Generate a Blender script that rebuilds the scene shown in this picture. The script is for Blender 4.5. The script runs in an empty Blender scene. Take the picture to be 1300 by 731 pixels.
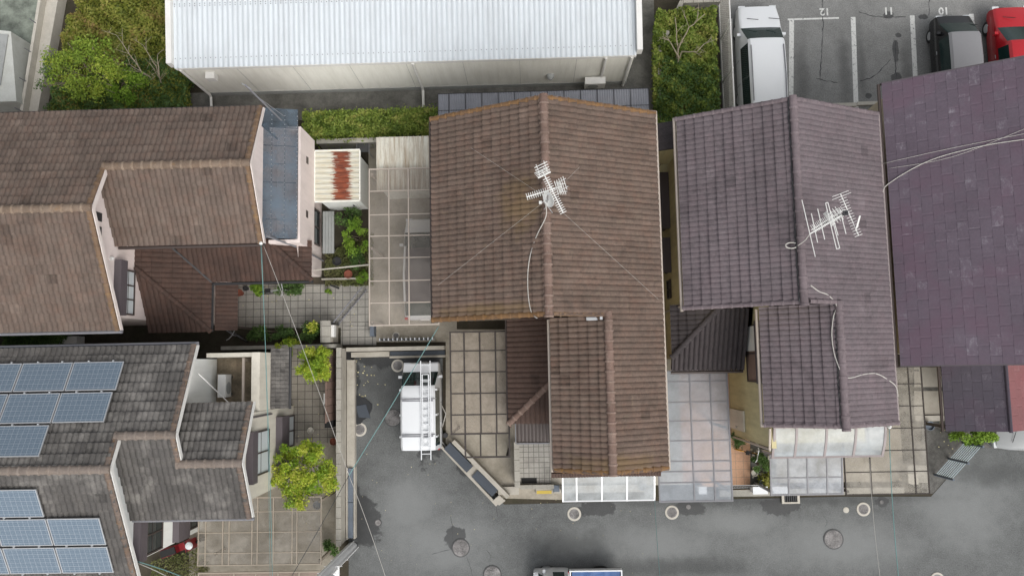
import bpy, bmesh, math, random
import numpy as np
from mathutils import Vector, Matrix
R_ = math.radians
random.seed(7)
scene = bpy.context.scene
COL = scene.collection

# ------------------------------------------------------------------ camera
CAM_H, FPX = 31.0, 992.0
ND, CC = (675.0, 462.0), (650.0, 365.5)
YAW = R_(-1.27)
_d = Vector(((ND[0]-CC[0])/FPX, -(ND[1]-CC[1])/FPX, -1.0)).normalized()
_u = -_d
_ey = Vector((0, 1, 0)); _ey = (_ey - _u*_ey.dot(_u)).normalized()
_ex = _ey.cross(_u)
CAM_R = Matrix.Rotation(YAW, 3, 'Z') @ Matrix((_ex, _ey, _u))
cd = bpy.data.cameras.new('camera'); cam = bpy.data.objects.new('camera', cd); COL.objects.link(cam)
cd.sensor_width = 36.0; cd.lens = 36.0*FPX/1300.0; cd.clip_end = 600.0; cd.clip_start = 0.5
cam.matrix_world = Matrix.Translation((0, 0, CAM_H)) @ CAM_R.to_4x4()
scene.camera = cam

# ------------------------------------------------------------------ sky + sun (overcast)
SUN_EL, SUN_AZ = R_(51), R_(145)
w = bpy.data.worlds.new('World'); scene.world = w; w.use_nodes = True
nt = w.node_tree; nt.nodes.clear()
sky = nt.nodes.new('ShaderNodeTexSky'); sky.sky_type = 'NISHITA'; sky.sun_disc = False
sky.sun_elevation = SUN_EL; sky.sun_rotation = SUN_AZ; sky.dust_density = 4.0; sky.air_density = 1.2
hsv = nt.nodes.new('ShaderNodeHueSaturation'); hsv.inputs['Saturation'].default_value = 0.22
bg = nt.nodes.new('ShaderNodeBackground'); bg.inputs['Strength'].default_value = 0.15
out = nt.nodes.new('ShaderNodeOutputWorld')
nt.links.new(sky.outputs[0], hsv.inputs['Color']); nt.links.new(hsv.outputs[0], bg.inputs['Color']); nt.links.new(bg.outputs[0], out.inputs['Surface'])
sd = bpy.data.lights.new('sun', 'SUN'); sd.energy = 0.78; sd.angle = R_(38); sd.color = (1.0, 0.975, 0.94)
sun = bpy.data.objects.new('sun', sd); COL.objects.link(sun)
sun.rotation_euler = (R_(90)-SUN_EL, 0, math.pi-SUN_AZ)
scene.view_settings.view_transform = 'Standard'; scene.view_settings.look = 'None'
scene.view_settings.gamma = 1.0; scene.view_settings.use_curve_mapping = False
scene.view_settings.exposure = 0.37

# ------------------------------------------------------------------ helpers
def V(*a): return Vector(a)
def ray(px, py):
    return CAM_R @ Vector(((px-CC[0])/FPX, -(py-CC[1])/FPX, -1.0))
def P(px, py, z=0.0):
    """photo measurement -> world point at a known height"""
    v = ray(px, py); t = (z-CAM_H)/v.z
    return Vector((0, 0, CAM_H)) + v*t
def PXW(px, py, x):
    """photo measurement -> (y,z) on a north-south wall standing at x"""
    v = ray(px, py); t = x/v.x
    p = Vector((0, 0, CAM_H)) + v*t
    return p.y, p.z

BASE = {}
def tag(o, label=None, cat=None, group=None, kind=None):
    if label: o['label'] = label
    if cat: o['category'] = cat
    if group: o['group'] = group
    if kind: o['kind'] = kind
    return o
def empty(name, loc, label=None, cat=None, group=None, rz=0.0):
    o = bpy.data.objects.new(name, None); COL.objects.link(o); o.empty_display_size = 0.3
    o.location = loc; o.rotation_euler = (0, 0, rz)
    BASE[o] = Vector(loc)
    return tag(o, label, cat, group)
def base_of(parent):
    return BASE.get(parent, Vector((0, 0, 0)))

class MB:
    """collects geometry for ONE mesh object; 'rnd' is a random number per tile/leaf/board"""
    def __init__(s):
        s.bm = bmesh.new(); s.r = s.bm.faces.layers.float.new('rnd')
    def face(s, vs, rnd=None):
        try: f = s.bm.faces.new(vs)
        except ValueError: return None
        f[s.r] = random.random() if rnd is None else rnd
        return f
    def poly(s, pts, rnd=None):
        return s.face([s.bm.verts.new(p) for p in pts], rnd)
    def box(s, x0, x1, y0, y1, z0, z1, M=None, rnd=None):
        if rnd is None: rnd = random.random()
        c = [(x, y, z) for z in (z0, z1) for (x, y) in ((x0, y0), (x1, y0), (x1, y1), (x0, y1))]
        vs = [s.bm.verts.new((M @ Vector(p)) if M else p) for p in c]
        for q in ((3, 2, 1, 0), (4, 5, 6, 7), (0, 1, 5, 4), (1, 2, 6, 5), (2, 3, 7, 6), (3, 0, 4, 7)):
            s.face([vs[i] for i in q], rnd)
        return s
    def prism(s, pts, z0, z1, rnd=None):
        if rnd is None: rnd = random.random()
        a = sum(pts[i][0]*pts[(i+1) % len(pts)][1]-pts[(i+1) % len(pts)][0]*pts[i][1] for i in range(len(pts)))
        if a < 0: pts = pts[::-1]
        b = [s.bm.verts.new((p[0], p[1], z0)) for p in pts]; t = [s.bm.verts.new((p[0], p[1], z1)) for p in pts]
        s.face(b[::-1], rnd); s.face(t, rnd)
        n = len(pts)
        for i in range(n): s.face([b[i], b[(i+1) % n], t[(i+1) % n], t[i]], rnd)
        return s
    def tube(s, pts, r, n=6, r1=None, cap=True):
        pts = [Vector(p) for p in pts]; rings = []
        m = len(pts); rnd = random.random()
        up = Vector((0, 0, 1))
        for i, p in enumerate(pts):
            t = (pts[min(i+1, m-1)]-pts[max(i-1, 0)]).normalized()
            a = t.cross(up)
            if a.length < 0.05: a = t.cross(Vector((1, 0, 0)))
            a.normalize(); b = t.cross(a)
            rr = r if r1 is None else r+(r1-r)*i/(m-1)
            if callable(rr): rr = rr(i)
            rings.append([s.bm.verts.new(p+(a*math.cos(2*math.pi*k/n)+b*math.sin(2*math.pi*k/n))*rr) for k in range(n)])
        for i in range(m-1):
            for k in range(n):
                s.face([rings[i][k], rings[i][(k+1) % n], rings[i+1][(k+1) % n], rings[i+1][k]], rnd)
        if cap:
            s.face(rings[0][::-1], rnd); s.face(rings[-1], rnd)
        return s
    def lathe(s, prof, c, n=28, M=None):
        rings = []; rnd = random.random()
        for (r, z) in prof:
            ring = []
            for k in range(n):
                p = Vector((r*math.cos(2*math.pi*k/n), r*math.sin(2*math.pi*k/n), z))
                ring.append(s.bm.verts.new((M @ p if M else p)+Vector(c)))
            rings.append(ring)
        for i in range(len(rings)-1):
            for k in range(n): s.face([rings[i][k], rings[i][(k+1) % n], rings[i+1][(k+1) % n], rings[i+1][k]], rnd)
        s.face(rings[0][::-1], rnd); s.face(rings[-1], rnd)
        return s
    def build(s, name, mat, parent=None, smooth=False, angle=None, local=False):
        off = Vector((0, 0, 0))
        if parent is not None:
            if not local: off = base_of(parent)
        elif not local:
            co = [v.co for v in s.bm.verts]
            off = Vector((sum(c.x for c in co)/len(co), sum(c.y for c in co)/len(co), min(c.z for c in co)))
        for v in s.bm.verts: v.co -= off
        bmesh.ops.recalc_face_normals(s.bm, faces=s.bm.faces[:])
        me = bpy.data.meshes.new(name); s.bm.to_mesh(me); s.bm.free()
        if smooth:
            me.polygons.foreach_set('use_smooth', [True]*len(me.polygons))
            if angle: me.set_sharp_from_angle(angle=R_(angle))
        o = bpy.data.objects.new(name, me); COL.objects.link(o)
        me.materials.append(mat)
        if parent is not None: o.parent = parent; BASE[o] = BASE.get(parent, Vector())
        else: o.location = off; BASE[o] = off
        return o

# ------------------------------------------------------------------ materials
def new_mat(name):
    m = bpy.data.materials.new(name); m.use_nodes = True
    nt = m.node_tree; return m, nt, nt.nodes['Principled BSDF']
def N(nt, t, **kw):
    n = nt.nodes.new(t)
    for k, v in kw.items(): setattr(n, k, v)
    return n
def noise(nt, scale, detail=4, rough=0.6, vec=None, dim='3D'):
    n = N(nt, 'ShaderNodeTexNoise'); n.inputs['Scale'].default_value = scale
    n.inputs['Detail'].default_value = detail; n.inputs['Roughness'].default_value = rough
    if vec: nt.links.new(vec, n.inputs['Vector'])
    return n.outputs['Fac']
def mmath(nt, op, a, b=None, clamp=False):
    n = N(nt, 'ShaderNodeMath', operation=op, use_clamp=clamp)
    for i, x in enumerate((a, b)):
        if x is None: continue
        if isinstance(x, (int, float)): n.inputs[i].default_value = x
        else: nt.links.new(x, n.inputs[i])
    return n.outputs[0]
def mrange(nt, v, a, b, c, d, smooth=False):
    n = N(nt, 'ShaderNodeMapRange'); nt.links.new(v, n.inputs[0])
    if smooth: n.interpolation_type = 'SMOOTHSTEP'
    for i, x in enumerate((a, b, c, d)): n.inputs[i+1].default_value = x
    return n.outputs[0]
def mixc(nt, fac, a, b, mode='MIX'):
    n = N(nt, 'ShaderNodeMix', data_type='RGBA', blend_type=mode)
    for i, x in ((0, fac), (6, a), (7, b)):
        if isinstance(x, (int, float)): n.inputs[i].default_value = x
        elif isinstance(x, tuple): n.inputs[i].default_value = (*x[:3], 1)
        else: nt.links.new(x, n.inputs[i])
    return n.outputs[2]
def pos(nt): return N(nt, 'ShaderNodeNewGeometry').outputs['Position']
def objc(nt): return N(nt, 'ShaderNodeTexCoord').outputs['Object']
def attr(nt, name='rnd'):
    n = N(nt, 'ShaderNodeAttribute'); n.attribute_name = name; return n.outputs['Fac']
def scaled(nt, vec, s):
    n = N(nt, 'ShaderNodeMapping'); n.inputs['Scale'].default_value = s
    nt.links.new(vec, n.inputs['Vector']); return n.outputs[0]
def bump(nt, b, h, strength=0.3, dist=0.01):
    n = N(nt, 'ShaderNodeBump'); n.inputs['Strength'].default_value = strength; n.inputs['Distance'].default_value = dist
    nt.links.new(h, n.inputs['Height']); nt.links.new(n.outputs[0], b.inputs['Normal'])

def mat(name, c, var=0.12, rnd=0.0, rough=0.7, metal=0.0, big=0.6, fine=14.0, dirt=None, dirt_amt=0.0, streak=None, spec=0.4, bmp=0.0):
    """painted / mineral surface: colour with broad and fine variation, per-piece variation and grime"""
    m, nt, b = new_mat(name)
    p = pos(nt)
    n1 = noise(nt, big, 5, 0.65, p); n2 = noise(nt, fine, 4, 0.6, p)
    k = mmath(nt, 'ADD', mrange(nt, n1, 0.25, 0.75, 1-var, 1+var), mrange(nt, n2, 0.25, 0.75, -var*0.6, var*0.6))
    if rnd: k = mmath(nt, 'ADD', k, mrange(nt, attr(nt), 0, 1, -rnd, rnd))
    col = mixc(nt, 1.0, c, k, 'MULTIPLY')
    if dirt:
        src = p if not streak else scaled(nt, p, streak)
        nd = noise(nt, 1.6, 6, 0.7, src)
        f = mmath(nt, 'MULTIPLY', mrange(nt, nd, 0.42, 0.72, 0, 1), dirt_amt)
        col = mixc(nt, f, col, dirt)
    nt.links.new(col, b.inputs['Base Color'])
    b.inputs['Roughness'].default_value = rough; b.inputs['Metallic'].default_value = metal
    b.inputs['Specular IOR Level'].default_value = spec
    if bmp: bump(nt, b, n2, bmp, 0.01)
    return m

def tile_mat(name, c1, c2, c3, lichen=None, lich_amt=0.0, grey=None, grey_amt=0.0, patches=(), pcol=(0.2, 0.13, 0.04)):
    """weathered roof tile: per-tile tone, mottling, pale or orange growth"""
    m, nt, b = new_mat(name); p = pos(nt)
    a = attr(nt); n1 = noise(nt, 0.55, 6, 0.7, p); n2 = noise(nt, 9, 6, 0.75, p); n3 = noise(nt, 2.2, 6, 0.7, p)
    col = mixc(nt, mrange(nt, a, 0.0, 1.0, 0.15, 0.85), c1, c2)
    col = mixc(nt, mmath(nt, 'MULTIPLY', mmath(nt, 'GREATER_THAN', a, 1.5), 0.2), col, tuple(x*1.5 for x in c2))
    col = mixc(nt, mmath(nt, 'MULTIPLY', mmath(nt, 'GREATER_THAN', a, 2.5), 0.8), col, tuple(x*0.7 for x in c1))
    col = mixc(nt, mrange(nt, n3, 0.45, 0.75, 0, 0.75), col, c3)
    col = mixc(nt, 1.0, col, mmath(nt, 'ADD', mrange(nt, n1, 0.25, 0.75, 0.82, 1.15), mrange(nt, n2, 0.2, 0.8, -0.28, 0.28)), 'MULTIPLY')
    n6 = noise(nt, 26, 3, 0.7, p)
    col = mixc(nt, mrange(nt, n6, 0.60, 0.74, 0, 0.38), col, tuple(min(1, x*2.1+.02) for x in c2))
    n7 = noise(nt, 5.5, 5, 0.7, p)
    col = mixc(nt, mrange(nt, n7, 0.55, 0.72, 0, 0.5), col, tuple(x*0.5 for x in c1))
    if grey:
        n4 = noise(nt, 1.1, 7, 0.75, p)
        col = mixc(nt, mmath(nt, 'MULTIPLY', mrange(nt, n4, 0.5, 0.72, 0, 1), grey_amt), col, grey)
    if lichen:
        n5 = noise(nt, 3.1, 8, 0.8, p)
        col = mixc(nt, mmath(nt, 'MULTIPLY', mrange(nt, n5, 0.56, 0.7, 0, 1), lich_amt), col, lichen)
    if patches:
        col = mixc(nt, mmath(nt, 'MULTIPLY', blob_mask(nt, p, patches, 1.2, 2.2, 0.8), 0.5), col, pcol)
    n8 = noise(nt, 0.9, 7, 0.75, p)
    col = mixc(nt, mrange(nt, n8, 0.52, 0.70, 0, 0.45), col, tuple(x*0.45 for x in c1))
    nt.links.new(col, b.inputs['Base Color']); b.inputs['Roughness'].default_value = 0.85
    b.inputs['Specular IOR Level'].default_value = 0.25
    bump(nt, b, n2, 0.5, 0.006)
    return m

def clear_mat(name, c, opacity, rough=0.3, var=0.25, streak=None):
    """polycarbonate / acrylic sheet: part see-through, part milky, with dust"""
    m, nt, b = new_mat(name); p = pos(nt)
    n1 = noise(nt, 1.0, 6, 0.7, scaled(nt, p, streak) if streak else p)
    b.inputs['Roughness'].default_value = rough
    n2 = noise(nt, 30, 3, 0.6, p)
    col = mixc(nt, 1.0, c, mmath(nt, 'ADD', mrange(nt, n1, 0.25, 0.75, 0.88, 1.1), mrange(nt, n2, 0.3, 0.7, -0.04, 0.04)), 'MULTIPLY')
    nt.links.new(col, b.inputs['Base Color'])
    tr = N(nt, 'ShaderNodeBsdfTransparent'); tr.inputs[0].default_value = (*[min(1, x*0.35+0.65) for x in c], 1)
    mx = N(nt, 'ShaderNodeMixShader')
    nt.links.new(mrange(nt, n1, 0.3, 0.7, max(0, opacity-var*0.5), min(1, opacity+var*0.5)), mx.inputs[0])
    nt.links.new(tr.outputs[0], mx.inputs[1]); nt.links.new(b.outputs[0], mx.inputs[2])
    nt.links.new(mx.outputs[0], nt.nodes['Material Output'].inputs['Surface'])
    return m

def leaf_mat(name, cols, trans=0.25):
    m, nt, b = new_mat(name)
    r = N(nt, 'ShaderNodeValToRGB'); cr = r.color_ramp
    while len(cr.elements) < len(cols): cr.elements.new(0.5)
    for i, c in enumerate(cols):
        cr.elements[i].position = i/(len(cols)-1); cr.elements[i].color = (*c, 1)
    nt.links.new(attr(nt), r.inputs[0])
    nt.links.new(r.outputs[0], b.inputs['Base Color']); b.inputs['Roughness'].default_value = 0.55
    b.inputs['Specular IOR Level'].default_value = 0.3
    t = N(nt, 'ShaderNodeBsdfTranslucent'); nt.links.new(r.outputs[0], t.inputs[0])
    mx = N(nt, 'ShaderNodeMixShader'); mx.inputs[0].default_value = trans
    nt.links.new(b.outputs[0], mx.inputs[1]); nt.links.new(t.outputs[0], mx.inputs[2])
    nt.links.new(mx.outputs[0], nt.nodes['Material Output'].inputs['Surface'])
    return m

def blob_mask(nt, p, blobs, wob=0.7, nscale=1.6, soft=0.16):
    """union of irregular patches (x, y, rx, ry): wet marks and stains"""
    sep = N(nt, 'ShaderNodeSeparateXYZ'); nt.links.new(p, sep.inputs[0])
    nz = mmath(nt, 'MULTIPLY', mmath(nt, 'SUBTRACT', noise(nt, nscale, 6, 0.65, p), 0.5), wob*2)
    tot = None
    for (x, y, rx, ry) in blobs:
        dx = mmath(nt, 'DIVIDE', mmath(nt, 'SUBTRACT', sep.outputs[0], x), rx)
        dy = mmath(nt, 'DIVIDE', mmath(nt, 'SUBTRACT', sep.outputs[1], y), ry)
        r = mmath(nt, 'SQRT', mmath(nt, 'ADD', mmath(nt, 'MULTIPLY', dx, dx), mmath(nt, 'MULTIPLY', dy, dy)))
        f = mrange(nt, mmath(nt, 'ADD', r, nz), 1.0-soft, 1.0+soft*0.6, 1, 0, True)
        tot = f if tot is None else mmath(nt, 'MAXIMUM', tot, f)
    return tot

def asphalt_mat(name, c, wet_blobs=(), rough=0.92, worn=0.25, light_blobs=(), dim_blobs=()):
    m, nt, b = new_mat(name); p = pos(nt)
    n1 = noise(nt, 0.45, 7, 0.7, p); n2 = noise(nt, 2.6, 7, 0.75, p); n3 = noise(nt, 22, 4, 0.75, p)
    k = mmath(nt, 'ADD', mrange(nt, n1, 0.3, 0.7, 1-worn, 1+worn), mrange(nt, n2, 0.3, 0.7, -worn*0.9, worn*0.9))
    k = mmath(nt, 'ADD', k, mrange(nt, n3, 0.25, 0.75, -0.42, 0.42))
    sp = noise(nt, 75, 1, 0.5, p)
    k = mmath(nt, 'ADD', k, mrange(nt, sp, 0.62, 0.74, 0, 0.9))
    col = mixc(nt, 1.0, c, k, 'MULTIPLY'); ro = None
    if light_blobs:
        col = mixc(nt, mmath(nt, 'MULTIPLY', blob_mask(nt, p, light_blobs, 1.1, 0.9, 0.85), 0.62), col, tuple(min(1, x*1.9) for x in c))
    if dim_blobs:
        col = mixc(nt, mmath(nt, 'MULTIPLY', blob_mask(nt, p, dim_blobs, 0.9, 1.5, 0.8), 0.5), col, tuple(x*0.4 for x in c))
    if wet_blobs:
        f = blob_mask(nt, p, wet_blobs, 0.85, 2.6, 0.13)
        col = mixc(nt, mmath(nt, 'MULTIPLY', f, 0.68), col, (0.013, 0.013, 0.014))
        ro = mrange(nt, f, 0, 1, rough, 0.45)
        nt.links.new(ro, b.inputs['Roughness'])
    else: b.inputs['Roughness'].default_value = rough
    nt.links.new(col, b.inputs['Base Color']); b.inputs['Specular IOR Level'].default_value = 0.3
    bump(nt, b, n3, 0.5, 0.01)
    return m

def paving_mat(name, c, c2, mortar, sx, sy, offset=0.0, msize=0.012, stain=(0.05, 0.045, 0.035), amt=0.5):
    m, nt, b = new_mat(name); p = pos(nt)
    br = N(nt, 'ShaderNodeTexBrick'); br.offset = offset; br.squash = 1.0
    br.inputs['Color1'].default_value = (*c, 1); br.inputs['Color2'].default_value = (*c2, 1); br.inputs['Mortar'].default_value = (*mortar, 1)
    br.inputs['Scale'].default_value = 1.0; br.inputs['Mortar Size'].default_value = msize
    br.inputs['Brick Width'].default_value = sx; br.inputs['Row Height'].default_value = sy
    nt.links.new(p, br.inputs['Vector'])
    n1 = noise(nt, 0.9, 7, 0.7, p); n2 = noise(nt, 18, 4, 0.6, p)
    col = mixc(nt, 1.0, br.outputs['Color'], mmath(nt, 'ADD', mrange(nt, n1, 0.3, 0.7, 0.85, 1.15), mrange(nt, n2, 0.3, 0.7, -0.1, 0.1)), 'MULTIPLY')
    col = mixc(nt, mmath(nt, 'MULTIPLY', mrange(nt, n1, 0.5, 0.7, 0, 1), amt), col, stain)
    nt.links.new(col, b.inputs['Base Color']); b.inputs['Roughness'].default_value = 0.85
    return m

def solar_mat(name):
    m, nt, b = new_mat(name); o = objc(nt)
    def lines(per, wd, ax):
        sep = N(nt, 'ShaderNodeSeparateXYZ'); nt.links.new(o, sep.inputs[0])
        f = mmath(nt, 'FRACT', mmath(nt, 'DIVIDE', mmath(nt, 'ADD', sep.outputs[ax], 10.0), per))
        return mmath(nt, 'LESS_THAN', f, wd/per)
    cell = mmath(nt, 'MAXIMUM', lines(0.16, 0.010, 0), lines(0.16, 0.010, 1))
    bus = lines(0.08, 0.006, 1)
    vo = N(nt, 'ShaderNodeTexVoronoi'); vo.inputs['Scale'].default_value = 45; nt.links.new(o, vo.inputs['Vector'])
    sc = N(nt, 'ShaderNodeSeparateColor'); nt.links.new(vo.outputs['Color'], sc.inputs[0])
    col = mixc(nt, sc.outputs[0], (0.10, 0.14, 0.185), (0.145, 0.19, 0.235))
    col = mixc(nt, mmath(nt, 'MULTIPLY', bus, 0.2), col, (0.45, 0.5, 0.55))
    col = mixc(nt, mmath(nt, 'MULTIPLY', cell, 0.5), col, (0.4, 0.44, 0.48))
    nt.links.new(col, b.inputs['Base Color']); b.inputs['Roughness'].default_value = 0.12; b.inputs['Specular IOR Level'].default_value = 0.5
    return m

def rust_mat(name, c, rc, cx, cy, rx, ry, period):
    """white sheet metal with a rust band that bleeds along the ribs"""
    m, nt, b = new_mat(name); p = pos(nt)
    sep = N(nt, 'ShaderNodeSeparateXYZ'); nt.links.new(p, sep.inputs[0])
    st = noise(nt, 2.4, 6, 0.75, scaled(nt, p, (0.5, 7.0, 1)))
    dx = mmath(nt, 'ABSOLUTE', mmath(nt, 'SUBTRACT', sep.outputs[0], cx))
    dx = mmath(nt, 'DIVIDE', dx, mmath(nt, 'MULTIPLY', mrange(nt, st, 0.32, 0.66, 0.1, 1.7), rx))
    dy = mmath(nt, 'DIVIDE', mmath(nt, 'ABSOLUTE', mmath(nt, 'SUBTRACT', sep.outputs[1], cy)), ry)
    f = mrange(nt, mmath(nt, 'MAXIMUM', dx, mmath(nt, 'POWER', dy, 6)), 0.85, 1.05, 1, 0, True)
    n1 = noise(nt, 5, 6, 0.7, scaled(nt, p, (0.5, 3, 1)))
    base = mixc(nt, mrange(nt, n1, 0.42, 0.75, 0, 0.7), c, (0.52, 0.42, 0.24))
    rust = mixc(nt, mrange(nt, n1, .35, .65, 0, 1), (0.11, 0.028, 0.015), rc)
    nt.links.new(mixc(nt, f, base, rust), b.inputs['Base Color']); b.inputs['Roughness'].default_value = 0.75
    return m

M = {}
M['tileC'] = tile_mat('brown cement tile', (0.096, 0.070, 0.056), (0.168, 0.122, 0.098), (0.138, 0.084, 0.063), (0.19, 0.15, 0.105), 0.5, patches=[(-.25, 5.0, .6, .9), (2.6, -3.1, 1.3, .25), (-1.5, 1.75, 1.5, .2)], pcol=(0.175, 0.115, 0.048))
M['tileA'] = tile_mat('grey brown cement tile', (0.098, 0.074, 0.061), (0.172, 0.132, 0.108), (0.135, 0.085, 0.064), (0.2, 0.18, 0.14), 0.35)
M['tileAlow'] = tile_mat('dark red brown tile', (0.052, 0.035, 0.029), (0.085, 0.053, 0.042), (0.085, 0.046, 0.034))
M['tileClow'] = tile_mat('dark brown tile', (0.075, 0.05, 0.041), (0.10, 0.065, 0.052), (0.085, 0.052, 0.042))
M['tileB'] = tile_mat('charcoal cement tile', (0.07, 0.066, 0.062), (0.135, 0.126, 0.118), (0.10, 0.092, 0.082), None, 0, (0.27, 0.255, 0.235), 0.8)
M['tileD'] = tile_mat('mauve grey tile', (0.122, 0.101, 0.108), (0.160, 0.133, 0.141), (0.140, 0.106, 0.114))
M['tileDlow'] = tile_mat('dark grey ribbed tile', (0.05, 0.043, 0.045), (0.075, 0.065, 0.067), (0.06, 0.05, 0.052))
def slate_mat(name, c, scuff):
    m, nt, b = new_mat(name); p = pos(nt)
    a = attr(nt); n1 = noise(nt, 0.5, 6, 0.7, p); n2 = noise(nt, 14, 6, 0.75, p); n3 = noise(nt, 5.0, 7, 0.8, scaled(nt, p, (1.6, 0.8, 1)))
    k = mmath(nt, 'ADD', mrange(nt, n1, 0.25, 0.75, 0.84, 1.16), mrange(nt, n2, 0.25, 0.75, -0.16, 0.16))
    k = mmath(nt, 'ADD', k, mrange(nt, a, 0, 1, -0.075, 0.075))
    col = mixc(nt, 1.0, c, k, 'MULTIPLY')
    red = noise(nt, 0.7, 4, 0.6, p); col = mixc(nt, mrange(nt, red, 0.45, 0.65, 0, 0.5), col, (c[0]*1.15, c[1]*0.86, c[2]*0.95))
    f = mmath(nt, 'MULTIPLY', mrange(nt, a, 0.62, 0.8, 0, 1), mrange(nt, n3, 0.5, 0.68, 0, scuff))
    col = mixc(nt, f, col, (0.33, 0.31, 0.34))
    nt.links.new(col, b.inputs['Base Color']); b.inputs['Roughness'].default_value = 0.8; b.inputs['Specular IOR Level'].default_value = 0.3
    bump(nt, b, n2, 0.4, 0.005); return m
M['slateE'] = slate_mat('purple slate shingle', (0.118, 0.093, 0.116), 0.55)
M['slateEd'] = slate_mat('dark slate shingle', (0.066, 0.058, 0.075), 0.3)
M['slateEr'] = slate_mat('red slate shingle', (0.19, 0.085, 0.088), 0.2)
M['ridgeC'] = tile_mat('brown ridge tile', (0.14, 0.088, 0.07), (0.27, 0.2, 0.165), (0.16, 0.095, 0.075), (0.33, 0.29, 0.24), 0.5)
M['ridgeA'] = tile_mat('tan ridge tile', (0.14, 0.10, 0.074), (0.27, 0.21, 0.16), (0.15, 0.10, 0.07), (0.25, 0.13, 0.03), 0.4)
M['ridgeB'] = tile_mat('pale grey ridge tile', (0.17, 0.14, 0.12), (0.22, 0.185, 0.16), (0.2, 0.16, 0.13), (0.25, 0.15, 0.06), 0.25)
M['ridgeD'] = tile_mat('mauve ridge tile', (0.152, 0.122, 0.129), (0.19, 0.155, 0.162), (0.16, 0.128, 0.134))
M['lichen'] = tile_mat('lichen covered verge tile', (0.165, 0.092, 0.042), (0.205, 0.118, 0.055), (0.12, 0.08, 0.058), (0.33, 0.17, 0.035), 0.8)
M['lichenA'] = tile_mat('lichen spotted verge tile', (0.165, 0.105, 0.065), (0.2, 0.135, 0.085), (0.14, 0.09, 0.07), (0.3, 0.16, 0.03), 0.6)
M['lichenB'] = tile_mat('grey verge tile with lichen', (0.14, 0.11, 0.095), (0.185, 0.145, 0.12), (0.17, 0.105, 0.06), (0.33, 0.17, 0.035), 0.85)
M['pink'] = mat('pale pink stucco', (0.80, 0.70, 0.66), 0.05, dirt=(0.36, 0.3, 0.27), dirt_amt=0.25, streak=(2, 2, 0.3))
M['white'] = mat('white paint', (0.72, 0.71, 0.68), 0.05, dirt=(0.4, 0.38, 0.34), dirt_amt=0.2)
M['whitewall'] = mat('white siding', (0.78, 0.79, 0.76), 0.05, dirt=(0.42, 0.41, 0.36), dirt_amt=0.25, streak=(2, 2, 0.3))
M['cream'] = mat('cream metal wall', (0.86, 0.85, 0.78), 0.05, dirt=(0.55, 0.53, 0.45), dirt_amt=0.35, streak=(2.5, 2, 0.25))
M['yellow'] = mat('olive yellow siding', (0.60, 0.53, 0.30), 0.08, dirt=(0.2, 0.18, 0.11), dirt_amt=0.4, streak=(2, 2, 0.3))
M['oldwhite'] = mat('dull white plaster', (0.56, 0.57, 0.53), 0.08, dirt=(0.36, 0.36, 0.31), dirt_amt=0.5)
M['beige'] = mat('beige stucco', (0.66, 0.62, 0.53), 0.07, dirt=(0.33, 0.30, 0.25), dirt_amt=0.3, streak=(2, 2, 0.3))
M['tan'] = mat('tan stucco', (0.42, 0.36, 0.28), 0.08, dirt=(0.25, 0.21, 0.17), dirt_amt=0.3)
M['barge'] = mat('pinkish fascia board', (0.74, 0.66, 0.62), 0.06, dirt=(0.4, 0.35, 0.32), dirt_amt=0.3)
M['brownmetal'] = mat('dark brown metal', (0.06, 0.045, 0.04), 0.1, rough=0.5)
M['plumbox'] = mat('plum grey steel', (0.10, 0.085, 0.092), 0.08, rough=0.5)
M['dark'] = mat('dark grey metal', (0.035, 0.035, 0.037), 0.15, rough=0.5)
M['black'] = mat('black rubber', (0.012, 0.012, 0.012), 0.1, rough=0.7)
M['alu'] = mat('aluminium', (0.55, 0.56, 0.57), 0.06, rough=0.35, metal=0.6)
M['beigeframe'] = mat('champagne aluminium', (0.46, 0.40, 0.345), 0.06, rough=0.45, dirt=(0.3, 0.25, 0.2), dirt_amt=0.3)
M['darkframe'] = mat('bronze aluminium', (0.06, 0.052, 0.048), 0.1, rough=0.8, spec=0.2)
M['tanframe'] = mat('weathered tan aluminium', (0.31, 0.265, 0.21), 0.08, rough=0.5)
M['paleblue'] = mat('pale blue grey paint', (0.42, 0.5, 0.53), 0.08, rough=0.5)
M['greyframe'] = mat('grey aluminium', (0.20, 0.20, 0.215), 0.1, rough=0.45)
M['mauveframe'] = mat('rose grey aluminium', (0.27, 0.23, 0.225), 0.1, rough=0.45)
M['concrete'] = mat('weathered concrete', (0.33, 0.315, 0.275), 0.14, rough=0.9, dirt=(0.13, 0.12, 0.10), dirt_amt=0.55, bmp=0.3)
M['concrete2'] = mat('pale concrete', (0.42, 0.39, 0.335), 0.12, rough=0.9, dirt=(0.2, 0.18, 0.14), dirt_amt=0.5, bmp=0.3)
M['yardconc'] = mat('stained yard concrete', (0.36, 0.325, 0.265), 0.16, rough=0.9, dirt=(0.17, 0.15, 0.11), dirt_amt=0.6, bmp=0.3)
M['dampconc'] = mat('damp mossy concrete', (0.15, 0.145, 0.13), 0.3, rough=0.85, big=1.2, dirt=(0.05, 0.05, 0.042), dirt_amt=0.8, bmp=0.3)
M['slab'] = mat('blue grey slab', (0.13, 0.155, 0.19), 0.14, rough=0.7, dirt=(0.07, 0.075, 0.08), dirt_amt=0.4)
M['darkslab'] = mat('dark blue grey slab', (0.055, 0.065, 0.08), 0.14, rough=0.7)
M['soil'] = mat('damp soil', (0.055, 0.045, 0.032), 0.3, rough=0.95, big=2, dirt=(0.03, 0.035, 0.015), dirt_amt=0.6, bmp=0.5)
M['glass'] = mat('window glass', (0.02, 0.028, 0.03), 0.1, rough=0.06, spec=0.6)
M['frosted'] = mat('frosted window glass', (0.56, 0.60, 0.61), 0.06, rough=0.35)
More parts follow.
